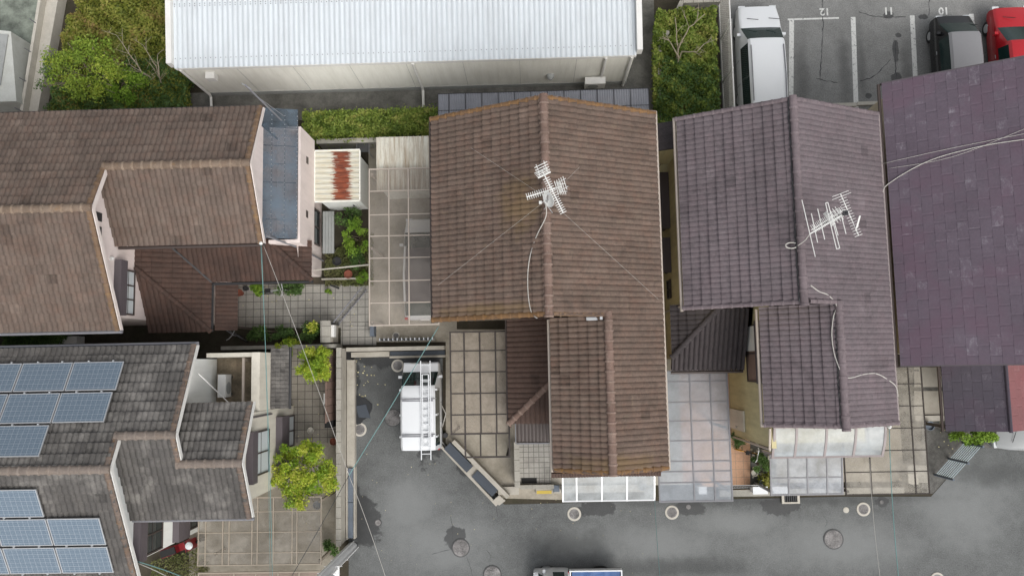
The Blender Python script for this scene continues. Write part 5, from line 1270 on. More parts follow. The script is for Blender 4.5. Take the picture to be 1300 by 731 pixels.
# ------------------------------------------------------------------ vehicles
def vehicle(name, label, cat, loc, rz, st, body, roof=None, wheel_r=0.29, axles=(0.7, 2.9), W=1.5, mirrors=None, lights=True, dark_sides=False, group=None):
    """lofted body: st = (s, belt z, top z, belt half width, top half width, kind of the piece behind); front points to local +y"""
    L = st[-1][0]
    root = empty(name, loc, label, cat, group, rz)
    def ring(s, zb, zt, wb, wt):
        y = L/2-s
        h = [(wb*.92, .2), (wb, .42), (wb, zb-.10), (wb*.975, zb), (wt+.015+(wb-wt)*.08, zt-.10 if zt-zb > .2 else zb+(zt-zb)*.5), (wt-.05, zt-.018), (wt*.5, zt+.012), (0, zt+.02)]
        return [Vector((x, y, z)) for x, z in h]+[Vector((-x, y, z)) for x, z in h[-2::-1]]
    dense = []
    for i in range(len(st)-1): dense.append((st[i], st[i][5]))
    rings = [ring(*s[:5]) for s in st]
    B = {k: MB() for k in ('body', 'roof', 'windscreen', 'side_window', 'side_window_b', 'rear_window')}
    vcache = {}
    def vert(mbk, i, j):
        k = (mbk, i, j)
        if k not in vcache: vcache[k] = B[mbk].bm.verts.new(rings[i][j])
        return vcache[k]
    for i in range(len(st)-1):
        kind = st[i][5]
        for j in range(14):
            jj = j if j < 7 else 13-j
            k = 'body'
            if kind == 'ws' and jj >= 4: k = 'windscreen'
            elif kind == 'rw' and jj >= 4: k = 'rear_window'
            elif kind in ('cab',) and jj == 3: k = 'side_window' if j == 3 else 'side_window_b'
            elif kind in ('cab', 'pil') and jj >= 4: k = 'roof' if roof else 'body'
            B[k].face([vert(k, i, j), vert(k, i+1, j), vert(k, i+1, j+1), vert(k, i, j+1)], .5)
    for i in (0, len(st)-1): B['body'].face([vert('body', i, j) for j in range(15)], .5)
    B['body'].face([vert('body', i, 0) for i in range(len(st))]+[vert('body', i, 14) for i in range(len(st)-1, -1, -1)], .5)
    bo = None
    for k, m_ in (('body', body), ('roof', roof), ('windscreen', 'carglass'), ('side_window', 'carglass'), ('side_window_b', 'carglass'), ('rear_window', 'carglass')):
        if len(B[k].bm.faces) == 0: B[k].bm.free(); continue
        o = B[k].build(k.replace('_b', '') if k != 'body' else k, M[m_], root, smooth=True, angle=32, local=True)
    wo = None
    for s in axles:
        for sx in (-1, 1):
            Mx = Matrix.Translation((sx*(W/2-.14), L/2-s, wheel_r)) @ Matrix.Rotation(R_(90), 4, 'Y')
            t = MB(); t.lathe([(wheel_r*.6, -.1), (wheel_r*.93, -.1), (wheel_r, -.06), (wheel_r, .06), (wheel_r*.93, .1), (wheel_r*.6, .1)], (0, 0, 0), 20, Mx); wo = t.build('wheel', M['black'], root, local=True)
            r_ = MB(); r_.lathe([(wheel_r*.58, -.115), (wheel_r*.58, .115)], (0, 0, 0), 16, Mx); ro = r_.build('rim', M['alu'], wo, local=True)
    if mirrors:
        for sx in (-1, 1):
            q = MB(); q.box(sx*(W/2+.03)-.07, sx*(W/2+.03)+.07, L/2-mirrors-.05, L/2-mirrors+.05, st[3][1]-.02, st[3][1]+.14); q.build('mirror', M[body], root, local=True)
    if lights:
        for sx in (-1, 1):
            q = MB(); q.box(sx*W*.36-.13, sx*W*.36+.13, L/2-.12, L/2-.01, st[1][1]-.12, st[1][1]+.02); q.build('headlight', M['lamp'], root, local=True)
            q = MB(); q.box(sx*W*.43-.06, sx*W*.43+.06, -L/2-.012, -L/2+.08, .6, .95); q.build('tail_light', M['redlamp'], root, local=True)
    if lights:
        q = MB(); q.box(-W*.22, W*.22, L/2-.03, L/2+.012, .36, .52, rnd=.5); q.build('grille', M['black'], root, local=True)
        for e in (-1, 1):
            q = MB(); q.box(-.17, .17, e*(L/2+.014)-.012, e*(L/2+.014)+.012, .34, .50, rnd=.5) if e > 0 else q.box(-.17, .17, -L/2-.03, -L/2+.01, .5, .66, rnd=.5)
            q.build('number_plate', M['white'], root, local=True)
    for sx in (-1, 1):
        for s_, in ((st[4][0]+.55,), (st[4][0]+1.5,)):
            if s_ < L-.8:
                q = MB(); q.box(sx*W*.497-.006, sx*W*.497+.006, L/2-s_-.008, L/2-s_+.008, .42, .88, rnd=.5); q.build('door_seam', M['black'], root, local=True)
                q = MB(); q.box(sx*W*.5-.014, sx*W*.5+.014, L/2-s_+.06, L/2-s_+.2, .80, .83, rnd=.5); q.build('door_handle', M['alu'], root, local=True)
    for sx in (-.3, .2):
        w_ = MB(); a = Vector((sx*W, L/2-st[2][0]-.06, st[2][2]+.05)); w_.tube([a, a+Vector((.42, -.10, .10))], .012, 4)
        w_.build('wiper', M['black'], root, local=True)
    return root
van_st = [(0, .6, .7, .62, .54, 'b'), (.05, .84, .93, .69, .63, 'b'), (.36, .93, 1.02, .715, .66, 'ws'), (.86, .98, 1.76, .735, .60, 'pil'), (.98, .98, 1.84, .737, .615, 'cab'), (1.5, .98, 1.88, .737, .625, 'cab'), (2.4, .98, 1.88, .737, .625, 'cab'), (3.1, .98, 1.86, .735, .62, 'pil'), (3.24, .95, 1.80, .72, .60, 'b'), (3.3, .6, 1.2, .70, .58, 'b')]
van = vehicle('parked_van', 'small white van with a ladder on its roof, parked in the asphalt court', 'van', (-4.26, -1.5, 0), 0, van_st, 'carwhite', None, .27, (.55, 2.75), 1.475, .55)
rk = MB()
for s in (1.35, 2.65):
    y = 1.65-s; rk.tube([(-.66, y, 1.62), (-.6, y, 1.915), (.6, y, 1.915), (.66, y, 1.62)], .018, 6)
rk.build('roof_bar', M['greyframe'], van, local=True)
for s in (1.34, 2.64):
    sm = MB(); sm.box(-.58, .58, 1.65-s-.10, 1.65-s-.06, 1.87, 1.905); sm.build('roof_seam', M['greyframe'], van, local=True)
mb = MB()
for x in (-.70, .70):
    for i in range(3):
        pass
for i, s in enumerate((1.02, 1.95, 2.75)):
    for sx in (-1, 1): mb.box(sx*.67-.03, sx*.67+.03, 1.65-s-.035, 1.65-s+.035, 1.0, 1.72)
mb.build('pillar', M['carwhite'], van, local=True)
ld = empty('ladder', (-3.95, -1.55, 1.98), 'white aluminium ladder lying lengthwise on the white van', 'ladder')
mb = MB()
for x in (-4.12, -3.77):
    mb.box(x-.016, x+.016, -3.42, .2, 1.925, 1.965); xx = x+.06*(1 if x < -4 else -1); mb.box(xx-.018, xx+.018, -2.9, -.3, 1.967, 1.99)
mb.build('rail', M['carwhite'], ld)
for k in range(13): mb = MB(); mb.tube([(-4.1, -3.2+k*.27, 1.945), (-3.79, -3.2+k*.27, 1.945)], .016, 5); mb.build('rung', M['carwhite'], ld)
for k in range(11): mb = MB(); mb.tube([(-4.05, -2.9+k*.26, 1.975), (-3.84, -2.9+k*.26, 1.975)], .016, 5); mb.build('rung', M['carwhite'], ld)
mb = MB(); mb.lathe([(.001, 1.1), (.07, 1.12), (.09, 1.18), (.06, 1.25), (.001, 1.27)], (-4.55, -.95, -.28), 10); tag(mb.build('toy', M['brickred']), 'small red soft toy on the dashboard of the white ladder van', 'toy')
wag_st = [(0, .5, .58, .66, .55, 'b'), (.08, .74, .82, .76, .66, 'b'), (.6, .92, 1.0, .82, .74, 'b'), (1.05, 1.0, 1.06, .84, .76, 'ws'), (1.75, 1.05, 1.72, .85, .67, 'pil'), (1.9, 1.05, 1.78, .85, .68, 'cab'), (3.0, 1.05, 1.82, .85, .69, 'cab'), (4.55, 1.05, 1.80, .84, .68, 'rw'), (4.85, .95, 1.1, .80, .68, 'b'), (4.9, .6, .7, .76, .65, 'b')]
wv = vehicle('parked_car', 'white minivan parked beside the mesh fence', 'car', (9.32, 11.62, 0), 0, wag_st, 'carwhite', None, .32, (.9, 3.7), 1.7, 1.35)
mb = MB()
for sx in (-1, 1): mb.tube([(sx*.62, .4, 1.80), (sx*.63, -.8, 1.86), (sx*.62, -1.8, 1.82)], .02, 5)
mb.build('roof_rail', M['greyframe'], wv, local=True)
kei_st = [(0, .55, .65, .58, .5, 'b'), (.06, .78, .86, .68, .6, 'b'), (.42, .95, 1.02, .72, .66, 'ws'), (1.0, 1.0, 1.56, .738, .58, 'pil'), (1.12, 1.0, 1.62, .738, .59, 'cab'), (2.0, 1.0, 1.65, .738, .6, 'cab'), (3.0, 1.0, 1.62, .735, .59, 'pil'), (3.3, .95, 1.5, .72, .57, 'b'), (3.38, .6, 1.0, .70, .56, 'b')]
vehicle('parked_car', 'black car with a grey roof in the stall left of the red car', 'car', (16.98, 11.72, 0), 0, kei_st, 'carblack', 'cargrey', .28, (.62, 2.95), 1.475, .85)
hat_st = [(0, .45, .5, .6, .5, 'b'), (.1, .66, .74, .74, .62, 'b'), (.5, .82, .9, .81, .72, 'b'), (1.0, .92, .99, .835, .75, 'ws'), (1.7, .96, 1.42, .845, .62, 'pil'), (1.85, .96, 1.47, .845, .62, 'cab'), (2.6, .97, 1.5, .845, .62, 'cab'), (3.3, .98, 1.42, .835, .6, 'rw'), (3.85, .9, 1.0, .80, .66, 'b'), (3.95, .6, .7, .74, .6, 'b')]
vehicle('parked_car', 'bright red hatchback at the upper right corner', 'car', (19.35, 11.8, 0), 0, hat_st, 'carred', None, .3, (.75, 3.2), 1.69, 1.25)
sv = vehicle('parked_car', 'white wagon with a dark roof under the smoky translucent carport', 'car', (-4.12, 3.8, 0), 0, [(0, .5, .6, .6, .5, 'b'), (.08, .74, .82, .7, .6, 'b'), (.6, .9, 1.0, .76, .68, 'ws'), (1.3, 1.0, 1.58, .78, .62, 'pil'), (1.42, 1.0, 1.64, .78, .63, 'cab'), (2.6, 1.0, 1.66, .78, .63, 'cab'), (3.35, 1.0, 1.62, .78, .62, 'rw'), (3.85, .95, 1.08, .76, .66, 'b'), (3.98, .6, .7, .72, .6, 'b')], 'carwhite', 'plumbox', .3, (.75, 3.2), 1.6, 1.1)
mb = MB()
for sx in (-1, 1): mb.tube([(sx*.6, .75, 1.66), (sx*.64, -.3, 1.74), (sx*.62, -1.35, 1.68)], .045, 6)
mb.build('roof_rail', M['carwhite'], sv, local=True)
vehicle('parked_car', 'pale silver car peeking out beneath the red roof slope', 'car', (19.3, -2.75, 0), R_(90), hat_st, 'carsilver', None, .3, (.75, 3.2), 1.69, 1.25)
# kei truck with tarpaulin bed, at the bottom edge
tk_st = [(0, .6, .7, .62, .55, 'b'), (.05, .85, .92, .70, .62, 'b'), (.18, .95, 1.02, .72, .66, 'ws'), (.62, 1.0, 1.70, .735, .60, 'pil'), (.72, 1.0, 1.75, .737, .62, 'cab'), (1.15, 1.0, 1.76, .735, .62, 'pil'), (1.28, 1.0, 1.72, .72, .62, 'b'), (1.32, .7, 1.2, .7, .6, 'b')]
tk = vehicle('small_truck', 'white mini truck with a blue tarpaulin in its bed at the bottom edge', 'truck', (0.55, -8.42, 0), R_(90), tk_st, 'carwhite', None, .27, (.5, ), 1.475, .4, True)
mb = MB(); mb.box(-.73, .73, -2.65, -.68, .55, .64); mb.build('bed', M['dark'], tk, local=True)
for q in ((-.735, -.69, -2.65, -.68), (.69, .735, -2.65, -.68), (-.69, .69, -2.65, -2.6), (-.69, .69, -.74, -.69)):
    mb = MB(); mb.box(*q, .645, .95); mb.build('side_board', M['carwhite'], tk, local=True)
mb = MB(); nx, ny = 14, 20; rng = random.Random(3)
g = [[mb.bm.verts.new((-.67+1.34*i/nx, -2.58+1.8*j/ny, .86+rng.uniform(-.02, .03))) for i in range(nx+1)] for j in range(ny+1)]
for j in range(ny):
    for i in range(nx): mb.face([g[j][i], g[j][i+1], g[j+1][i+1], g[j+1][i]], .5)
mb.build('tarpaulin', M['tarp'], tk, smooth=True, local=True)
for sx in (-1, 1):
    Mx = Matrix.Translation((sx*.57, -1.9, .27)) @ Matrix.Rotation(R_(90), 4, 'Y'); t = MB(); t.lathe([(.16, -.1), (.25, -.1), (.27, -.06), (.27, .06), (.25, .1), (.16, .1)], (0, 0, 0), 20, Mx); t.build('wheel', M['black'], tk, local=True)

def bicycle(label, loc, rz, frame_m, wheel_m='black', R=.32, tilt=0.0, name='bicycle', cat='bicycle'):
    root = empty(name, loc, label, cat, None, rz); wb_ = R*3.1
    for x in (-wb_/2, wb_/2):
        mb = MB(); pts = [(x+R*math.cos(a*math.pi/10), 0, R+R*math.sin(a*math.pi/10)) for a in range(21)]; mb.tube(pts, .022, 5, cap=False)
        wo = mb.build('wheel', M[wheel_m], root, local=True)
        mb = MB()
        for a in range(8): mb.tube([(x, 0, R), (x+R*math.cos(a*math.pi/4), 0, R+R*math.sin(a*math.pi/4))], .004, 3, cap=False)
        mb.build('spokes', M['alu'], wo, local=True)
    mb = MB(); h = R*2.5
    A, B_, C_, D = (-wb_/2, 0, R), (-wb_*.12, 0, R*.9), (-wb_*.22, 0, h), (wb_*.36, 0, h)
    for p_, q_ in ((A, B_), (B_, C_), (A, C_), (C_, D), (B_, D), (D, (wb_/2, 0, R))): mb.tube([p_, q_], .02, 6)
    mb.build('frame', M[frame_m], root, local=True)
    mb = MB(); mb.tube([(wb_*.3, -.28, h+.18), (wb_*.36, -.18, h+.2), (wb_*.37, 0, h+.16), (wb_*.36, .18, h+.2), (wb_*.3, .28, h+.18)], .018, 6); mb.tube([(wb_*.37, 0, h+.16), D], .018, 6); mb.build('handlebar', M['alu'], root, local=True)
    mb = MB(); mb.box(-wb_*.34, -wb_*.12, -.08, .08, h+.1, h+.16); mb.tube([(-wb_*.22, 0, h), (-wb_*.22, 0, h+.1)], .015, 5); mb.build('saddle', M['black'], root, local=True)
    return root
q = P(357, 371); bicycle('silver bicycle leaning by the shrubs on the square paving', (q.x, q.y, 0.02), R_(4), 'alu')
q = P(948, 573); bicycle('small child bicycle with orange yellow wheels on the terracotta tiles', (q.x, q.y, 0.05), R_(-14), 'black', 'orange', .2)
q = P(297, 420); bicycle('old grey bicycle crammed at the corner of the lower brown roof', (q.x, q.y, 0.0), R_(-35), 'greyframe')
# red scooter
q = P(231, 694, .5); sc = empty('motor_scooter', (q.x, q.y, 0), 'red motor scooter half hidden under the charcoal roof', 'scooter', None, 0.3)
mb = MB()
for k, (x0_, x1_, w_, z0_, z1_) in enumerate(((-.75, -.2, .16, .3, .72), (-.2, .3, .14, .22, .32), (.3, .5, .2, .22, .95))): mb.prism([(x0_, -w_), (x1_, -w_*.9), (x1_, w_*.9), (x0_, w_)], z0_, z1_)
mb.build('body', M['scooterred'], sc, local=True)
for x in (-.55, .62):
    Mx = Matrix.Translation((x, 0, .22)) @ Matrix.Rotation(R_(90), 4, 'X'); mb = MB(); mb.lathe([(.13, -.05), (.2, -.05), (.22, 0), (.2, .05), (.13, .05)], (0, 0, 0), 16, Mx); mb.build('wheel', M['black'], sc, local=True)
mb = MB(); mb.box(-.72, -.15, -.13, .13, .725, .8); mb.build('seat', M['black'], sc, local=True)
mb = MB(); mb.tube([(.35, -.32, 1.02), (.42, 0, 1.0), (.35, .32, 1.02)], .02, 6); mb.build('handlebar', M['black'], sc, local=True)
mb = MB(); mb.lathe([(.15, 0), (.13, .05), (.05, .09)], (.5, 0, .97), 14); mb.build('headlight', M['lamp'], sc, local=True)

# ------------------------------------------------------------------ covers in the road
def cover_proto(r, m_rim, m_cov, rim):
    root = empty('manhole_cover', (0, 0, 0))
    mb = MB(); mb.lathe([(r, 0), (r, .016), (r-.01, .02), (r-rim, .02)], (0, 0, 0), 36); mb.build('rim', M[m_rim], root, local=True)
    mb = MB(); mb.lathe([(r-rim-.012, .0), (r-rim-.012, .022), (r-rim-.03, .026), (.02, .027)], (0, 0, 0), 36)
    for a in range(0):
        pass
    for i in range(-4, 5):
        for j in range(-4, 5):
            x, y = i*r*.2, j*r*.2
            if x*x+y*y < (r-rim-.06)**2: mb.box(x-r*.05, x+r*.05, y-r*.05, y+r*.05, .027, .034)
    mb.build('cover', M[m_cov], root, local=True)
    return root
big = cover_proto(.36, 'coverdark', 'cover', .03); white_ = cover_proto(.265, 'rimwhite', 'cover', .06)
def place(proto, first, px, py, label, s=1.0, rot=0.0, group=None):
    o = proto if first else copy_tree(proto)
    q = P(px, py); o.location = (q.x, q.y, .003); o.scale = (s, s, 1); o.rotation_euler = (0, 0, rot)
    return tag(o, label, 'manhole cover', group)
for i, (x, y, s, lb) in enumerate(((585, 695, .98, 'large manhole cover ringed by a dark wet halo and cracks'), (625, 729, 1.0, 'large manhole cover half cut by the bottom edge'), (1058, 684, 1.06, 'large plain manhole cover in the street on the right'), (499, 530, .98, 'large manhole cover partly under the left side of the white van'))):
    place(big, i == 0, x, y, lb, s, i*.7, 'large iron manhole covers')
for i, (x, y, s, lb) in enumerate(((729, 652, 1.0, 'round drain cover with a whitish rim below the white awning'), (853, 650, 1.0, 'round drain cover with a whitish rim below the pale blue carport'), (1096, 646, .98, 'round drain cover with a whitish rim below the yellowed carport'), (457, 545, 1.0, 'round drain cover with a whitish rim beside the block wall and slab heap'), (505, 464, .95, 'round drain cover with a whitish rim at the front bumper of the white van'), (1190, 735, 1.0, 'round drain cover with a whitish rim at the bottom edge'), (503, 426, .55, 'small whitish drain cover behind the folding gate'))):
    o = place(white_, i == 0, x, y, lb, s, i*.5, 'small drain covers with pale rims')
    if y == 426: o.location.z = .028
for (x, y, r, nm, lb, m_) in ((480, 663, .15, 'valve_cover', 'small round valve cover at the edge of the dark wet patch', 'coverdark'), (1119, 637, .09, 'valve_cover', 'tiny dark valve cover right of the drain cover below the yellowed carport', 'coverdark'), (1074, 647, .11, 'survey_marker', 'tiny pale round marker left of the drain cover below the yellowed carport', 'rimwhite'), (874, 643, .09, 'valve_cover', 'tiny valve cover in the wet patch below the pale blue carport', 'cover')):
    q = P(x, y); v = empty(nm, (q.x, q.y, .004), lb, 'valve cover')
    mb = MB(); mb.lathe([(r, 0), (r, .012), (r*.75, .012)], (q.x, q.y, .004), 18); mb.build('rim', M[m_], v)
    mb = MB(); mb.lathe([(r*.72, 0), (r*.72, .016), (.01, .018)], (q.x, q.y, .004), 18); mb.build('lid', M['cover' if m_ != 'rimwhite' else 'rimwhite'], v)
# dark rubber mats heap in the court
hp = empty('rubber_mat', P(459, 519), 'dark oval sheet with a dark blue grey plate on it, lying by the block wall', 'sheet')
mb = MB(); q = P(456, 519); pts = []
for k in range(22):
    a = 2*math.pi*k/22; rr = 1+.12*math.sin(3*a+1)+.05*math.sin(7*a); pts.append((q.x+.47*rr*math.cos(a), q.y+.55*rr*math.sin(a)))
mb.prism(pts, 0.0, .03); mb.build('sheet', M['rubber'], hp)
mb = MB(); q = P(461, 522); mb.prism([(q.x-.28, q.y+.22), (q.x-.16, q.y-.22), (q.x+.3, q.y-.26), (q.x+.12, q.y+.28)], .034, .06); mb.build('plate', M['darkslab'], hp)
mb = MB(); q = P(439, 450, .1); mb.box(q.x-.25, q.x+.25, q.y-.2, q.y+.2, .26, .31)
for k in range(5): mb.box(q.x-.2+k*.1, q.x-.16+k*.1, q.y-.16, q.y+.16, .312, .34)
tag(mb.build('drain_grate', M['black']), 'square black drain grate by the gate pillar corner', 'grate')
q = P(475, 420, .05); mb = MB(); mb.box(q.x-.08, q.x+.08, q.y-.22, q.y+.22, .052, .5); tag(mb.build('plastic_bin', M['slab']), 'narrow blue bin beside the folding gate', 'bin')

# ------------------------------------------------------------------ yard objects
def ac_unit(label, x, y, z, rz=0.0):
    root = empty('air_conditioner', (x, y, z), label, 'air conditioner', None, rz)
    mb = MB(); mb.box(-.4, .4, -.14, .14, .06, .6); mb.build('casing', M['white'], root, local=True)
    mb = MB(); mb.lathe([(.21, 0), (.21, .015), (.19, .02), (.17, .012), (.03, .012)], (0, 0, 0), 20, Matrix.Translation((.08, .145, .33)) @ Matrix.Rotation(R_(-90), 4, 'X')); mb.build('fan_grille', M['skirt'], root, local=True)
    for sx in (-.3, .3): mb = MB(); mb.box(sx-.04, sx+.04, -.17, .17, 0, .058); mb.build('foot', M['dark'], root, local=True)
    return root
ac_unit('white air conditioner unit on the mossy balcony of the solar house', -10.95, -.55, 2.9, R_(-90))
ac_unit('white air conditioner unit against the cream warehouse wall', 2.75, 11.05, .5, R_(180))
ac_unit('white air conditioner unit in the dark gap between the two left houses', P(98, 426).x, 1.3, .1, 0)
q = P(420, 297); bn = empty('garden_bench', (q.x, q.y, 0), 'grey bench step below the window of the pink house', 'bench')
mb = MB()
for k in range(4): mb.box(q.x-.22+k*.115, q.x-.115+k*.115, q.y-.85, q.y+.85, .36, .4)
mb.build('seat', M['skirt'], bn)
for sy in (-.7, .7):
    mb = MB(); mb.box(q.x-.2, q.x+.2, q.y+sy-.04, q.y+sy+.04, 0, .36); mb.build('leg', M['greyframe'], bn)
q = P(430, 333); mb = MB(); mb.lathe([(.12, 0), (.17, .28), (.18, .3), (.16, .3), (.15, .2)], (q.x, q.y, 0), 18); tag(mb.build('plant_pot', M['dark']), 'empty dark plant pot on the dry grass by the bench', 'plant pot')
q = P(444, 349); mb = MB(); mb.lathe([(.12, 0), (.16, .26), (.17, .28), (.15, .28), (.14, .2)], (q.x, q.y, 0), 18); tag(mb.build('plant_pot', M['brickred']), 'terracotta pot beside the bright green plant', 'plant pot')
q = P(466, 192); tb_ = empty('washing_frame', (q.x, q.y, 0), 'thin grey washing frame behind the rust stained shed', 'frame')
mb = MB()
for sx in (-.25, .25): mb.tube([(q.x+sx, q.y-.3, 0), (q.x+sx, q.y-.3, .8), (q.x+sx, q.y+.3, .8), (q.x+sx, q.y+.3, 0)], .015, 5)
mb.build('rack', M['greyframe'], tb_)
mb = MB(); mb.box(q.x-.22, q.x+.22, q.y-.26, q.y+.26, .78, .79); mb.build('shelf', M['coverdark'], tb_)
q = P(468, 179); mb = MB(); mb.lathe([(.14, 0), (.17, .3), (.19, .32), (.17, .32), (.15, .25)], (q.x, q.y, 0), 18); tag(mb.build('bucket', M['rimwhite']), 'white round bucket in the dark strip behind the sheds', 'bucket')
for (x, y, lb) in ((965, 622, 'white planter box at the end of the lattice fence'), (990, 622, 'white planter box seen through the grey blue terrace roof'), (892, 622, 'white box seen through the pale blue carport')):
    q = P(x, y, .6); L_ = .26 if y != 622 or x != 892 else .13
    t = empty('planter_box', (q.x, q.y, 0), lb, 'planter box')
    mb = MB(); mb.box(q.x-L_, q.x+L_, q.y-.12, q.y+.12, .1, .6); mb.build('box', M['white'], t)
    mb = MB(); mb.box(q.x-L_-.02, q.x+L_+.02, q.y-.14, q.y+.14, .6, .64); mb.build('rim', M['carwhite'], t)
br = empty('brick_pillar', P(644, 530), 'terracotta brick pillar at the edge of the lower brown roof', 'pillar')
mb = MB(); mb.box(-1.0, -.83, -2.35, -1.05, 0, 1.2); mb.build('masonry', M['brickred'], br)
mb = MB(); mb.box(-1.02, -.81, -2.37, -1.03, 1.2, 1.26); mb.build('coping', M['wood'], br)
q = P(855, 460); mb = MB(); mb.box(4.55, 4.78, .0, .6, 0.01, 1.1); mb.box(4.5, 4.83, -.03, .63, 1.1, 1.14); tag(mb.build('storage_cabinet', M['brickred']), 'reddish cabinet in the gap at the corner of the dark hipped roof', 'cabinet')
mb = MB(); q = P(418, 532, .6); mb.box(q.x-.15, q.x+.15, q.y-.3, q.y+.3, .02, .6); mb.box(q.x-.17, q.x+.17, q.y-.32, q.y+.32, .6, .65); tag(mb.build('waste_bin', M['black']), 'black lidded bin at the end of the brown board fence', 'bin')
hs = empty('garden_hose', P(566, 545), 'pale loose hose lying beside the dark grid carport', 'hose')
mb = MB(); pts = [P(553, 512, .05), P(561, 515, .05), P(566, 525, .05), P(562, 540, .05), P(556, 552, .05), P(562, 562, .05), P(570, 572, .05)]; mb.tube(pts, .02, 6); mb.build('tube', M['cable'], hs)
mb = MB(); q = P(566, 552); mb.lathe([(.1, 0), (.1, .2), (.02, .2)], (q.x, q.y, 0), 12); mb.build('reel', M['dark'], hs)

# ------------------------------------------------------------------ vegetation
rng = np.random.default_rng(11)
def box_leaves(x0, x1, y0, y1, z0, z1, n, wob=.10):
    a = rng.random((n, 3)); p = np.stack([x0+(x1-x0)*a[:, 0], y0+(y1-y0)*a[:, 1], z0+(z1-z0)*a[:, 2]], 1)
    f = rng.random(n); top = f < .62
    p[top, 2] = z1+rng.normal(0, wob, top.sum())+.05*np.sin(p[top, 0]*7)*np.sin(p[top, 1]*9+1)
    s = (f >= .62) & (f < .8); p[s, 1] = y0+rng.normal(0, wob, s.sum())
    s = (f >= .8) & (f < .88); p[s, 1] = y1+rng.normal(0, wob, s.sum())
    c = 0.5+0.5*np.sin(p[:, 0]*5+np.sin(p[:, 1]*8)*2)*np.sin(p[:, 0]*2.3+1)
    return p, np.clip(c*.55+rng.random(n)*.5-.03, 0, 1)
hg = empty('clipped_hedge', (-6.1, 9.6, 0), 'long clipped hedge between the warehouse and the garden sheds', 'hedge')
p, c = box_leaves(-8.75, -3.4, 9.08, 10.02, .1, 1.35, 13000); leaf_mesh('foliage', p, .095, M['leafhedge'], hg, seed=5, cols=c)
mb = MB()
for k in range(18): x = -8.6+k*.3; mb.tube([(x, 9.5, 0), (x+.05, 9.55, .8), (x-.1, 9.4, 1.25)], .02, 5, .008)
mb.build('stem', M['bark'], hg)
# wild garden, upper left: ground cover nobody could count
def patch(poly, n, hfun, leaf, m, name, seed, kind='stuff'):
    pts = [P(x, y, 1.0) for x, y in poly]
    xs = [q.x for q in pts]; ys = [q.y for q in pts]; r = np.random.default_rng(seed)
    out_ = np.zeros((0, 3))
    while len(out_) < n:
        a = np.stack([r.uniform(min(xs), max(xs), n), r.uniform(min(ys), max(ys), n)], 1)
        ins = np.zeros(n, bool); j = len(pts)-1
        for i in range(len(pts)):
            cond = ((pts[i].y > a[:, 1]) != (pts[j].y > a[:, 1])) & (a[:, 0] < (pts[j].x-pts[i].x)*(a[:, 1]-pts[i].y)/(pts[j].y-pts[i].y+1e-9)+pts[i].x)
            ins ^= cond; j = i
        a = a[ins]; h = hfun(a[:, 0], a[:, 1])*(1-.55*r.random(len(a))**2.2)
        out_ = np.concatenate([out_, np.stack([a[:, 0], a[:, 1], h], 1)])
    out_ = out_[:n]
    c = .5+.5*np.sin(out_[:, 0]*3.1+np.sin(out_[:, 1]*4)*1.5)*np.sin(out_[:, 1]*2.7+out_[:, 0])
    o = leaf_mesh(name, out_, leaf, m, None, seed=seed, cols=np.clip(c*.5+r.random(n)*.6-.05, 0, 1)); tag(o, kind=kind); return o
hump = lambda x, y: 1.05+.35*np.sin(x*2.2+np.sin(y*1.9)*1.3)*np.sin(y*2.6+.5)+.18*np.sin(x*6.1+y*5.3)
patch([(96, -40), (228, -40), (236, 132), (62, 142), (70, 95), (88, 30)], 36000, hump, .12, M['leafolive'], 'shrubbery', 21)
patch([(66, 112), (120, 95), (200, 70), (238, 75), (236, 138), (60, 142)], 10000, lambda x, y: hump(x, y)*1.02+.06, .10, M['leafdark'], 'shrubbery', 22)
patch([(834, 12), (908, 8), (915, 150), (850, 172), (832, 160), (829, 48)], 22000, lambda x, y: 1.0+.24*np.sin(x*5+y*3)*np.sin(y*4)+.12*np.sin(x*11+y*2)*np.sin(y*9), .115, M['leafhedge'], 'shrubbery', 23)
patch([(842, 70), (915, 90), (915, 165), (845, 172), (832, 140)], 5500, lambda x, y: 1.1+.14*np.sin(x*5+y*3)*np.sin(y*4), .09, M['leafdark'], 'shrubbery', 24)
patch([(405, 318), (468, 290), (468, 360), (405, 360)], 5000, lambda x, y: .14+.08*np.sin(x*9)*np.sin(y*7), .07, M['grass'], 'grass', 25)
patch([(0, 424), (85, 424), (70, 440), (0, 440)], 2500, lambda x, y: .7+.25*np.sin(x*3), .10, M['leafdark'], 'undergrowth', 26)
patch([(180, 718), (250, 700), (255, 740), (180, 740)], 1500, lambda x, y: .2+.1*np.sin(x*5), .08, M['grass'], 'grass', 27)
# trees
tree('yellow_green_tree', 'yellow green tree leaning over the pale boundary wall in the upper left', P(140, 118), P(108, 88, 3.0), (2.0, 1.15, .6), 'leaflime', 50, 95, .36, .085, 31, 9, .07)
q = P(62, 85, 2.6)
bush('overhanging_bush', 'thin branch of dull green leaves hanging over the white building', (q.x, q.y, 2.4), (.75, .85, .3), 'leafdark', 13, 45, .25, .085, 32, 'bush')
tree('green_tree', 'mid green soft tree right of the yellow green tree', P(150, 120), P(152, 108, 2.0), (1.2, .75, .5), 'leafbright', 30, 110, .26, .075, 33, 6, .05)
E_ = lambda *a: [P(*t) for t in a]
twig_tree('bare_tree', 'leafless shrub with fanned pale branches in the wild garden', P(207, 118, .4), [E_((190, 98, 1.5), (165, 82, 1.9)), E_((180, 92, 1.7), (148, 45, 2.2)), E_((198, 85, 1.5), (182, 58, 2.0)), E_((170, 105, 1.5), (110, 70, 2.0)), E_((202, 95, 1.6), (200, 70, 2.0))], .035, 41)
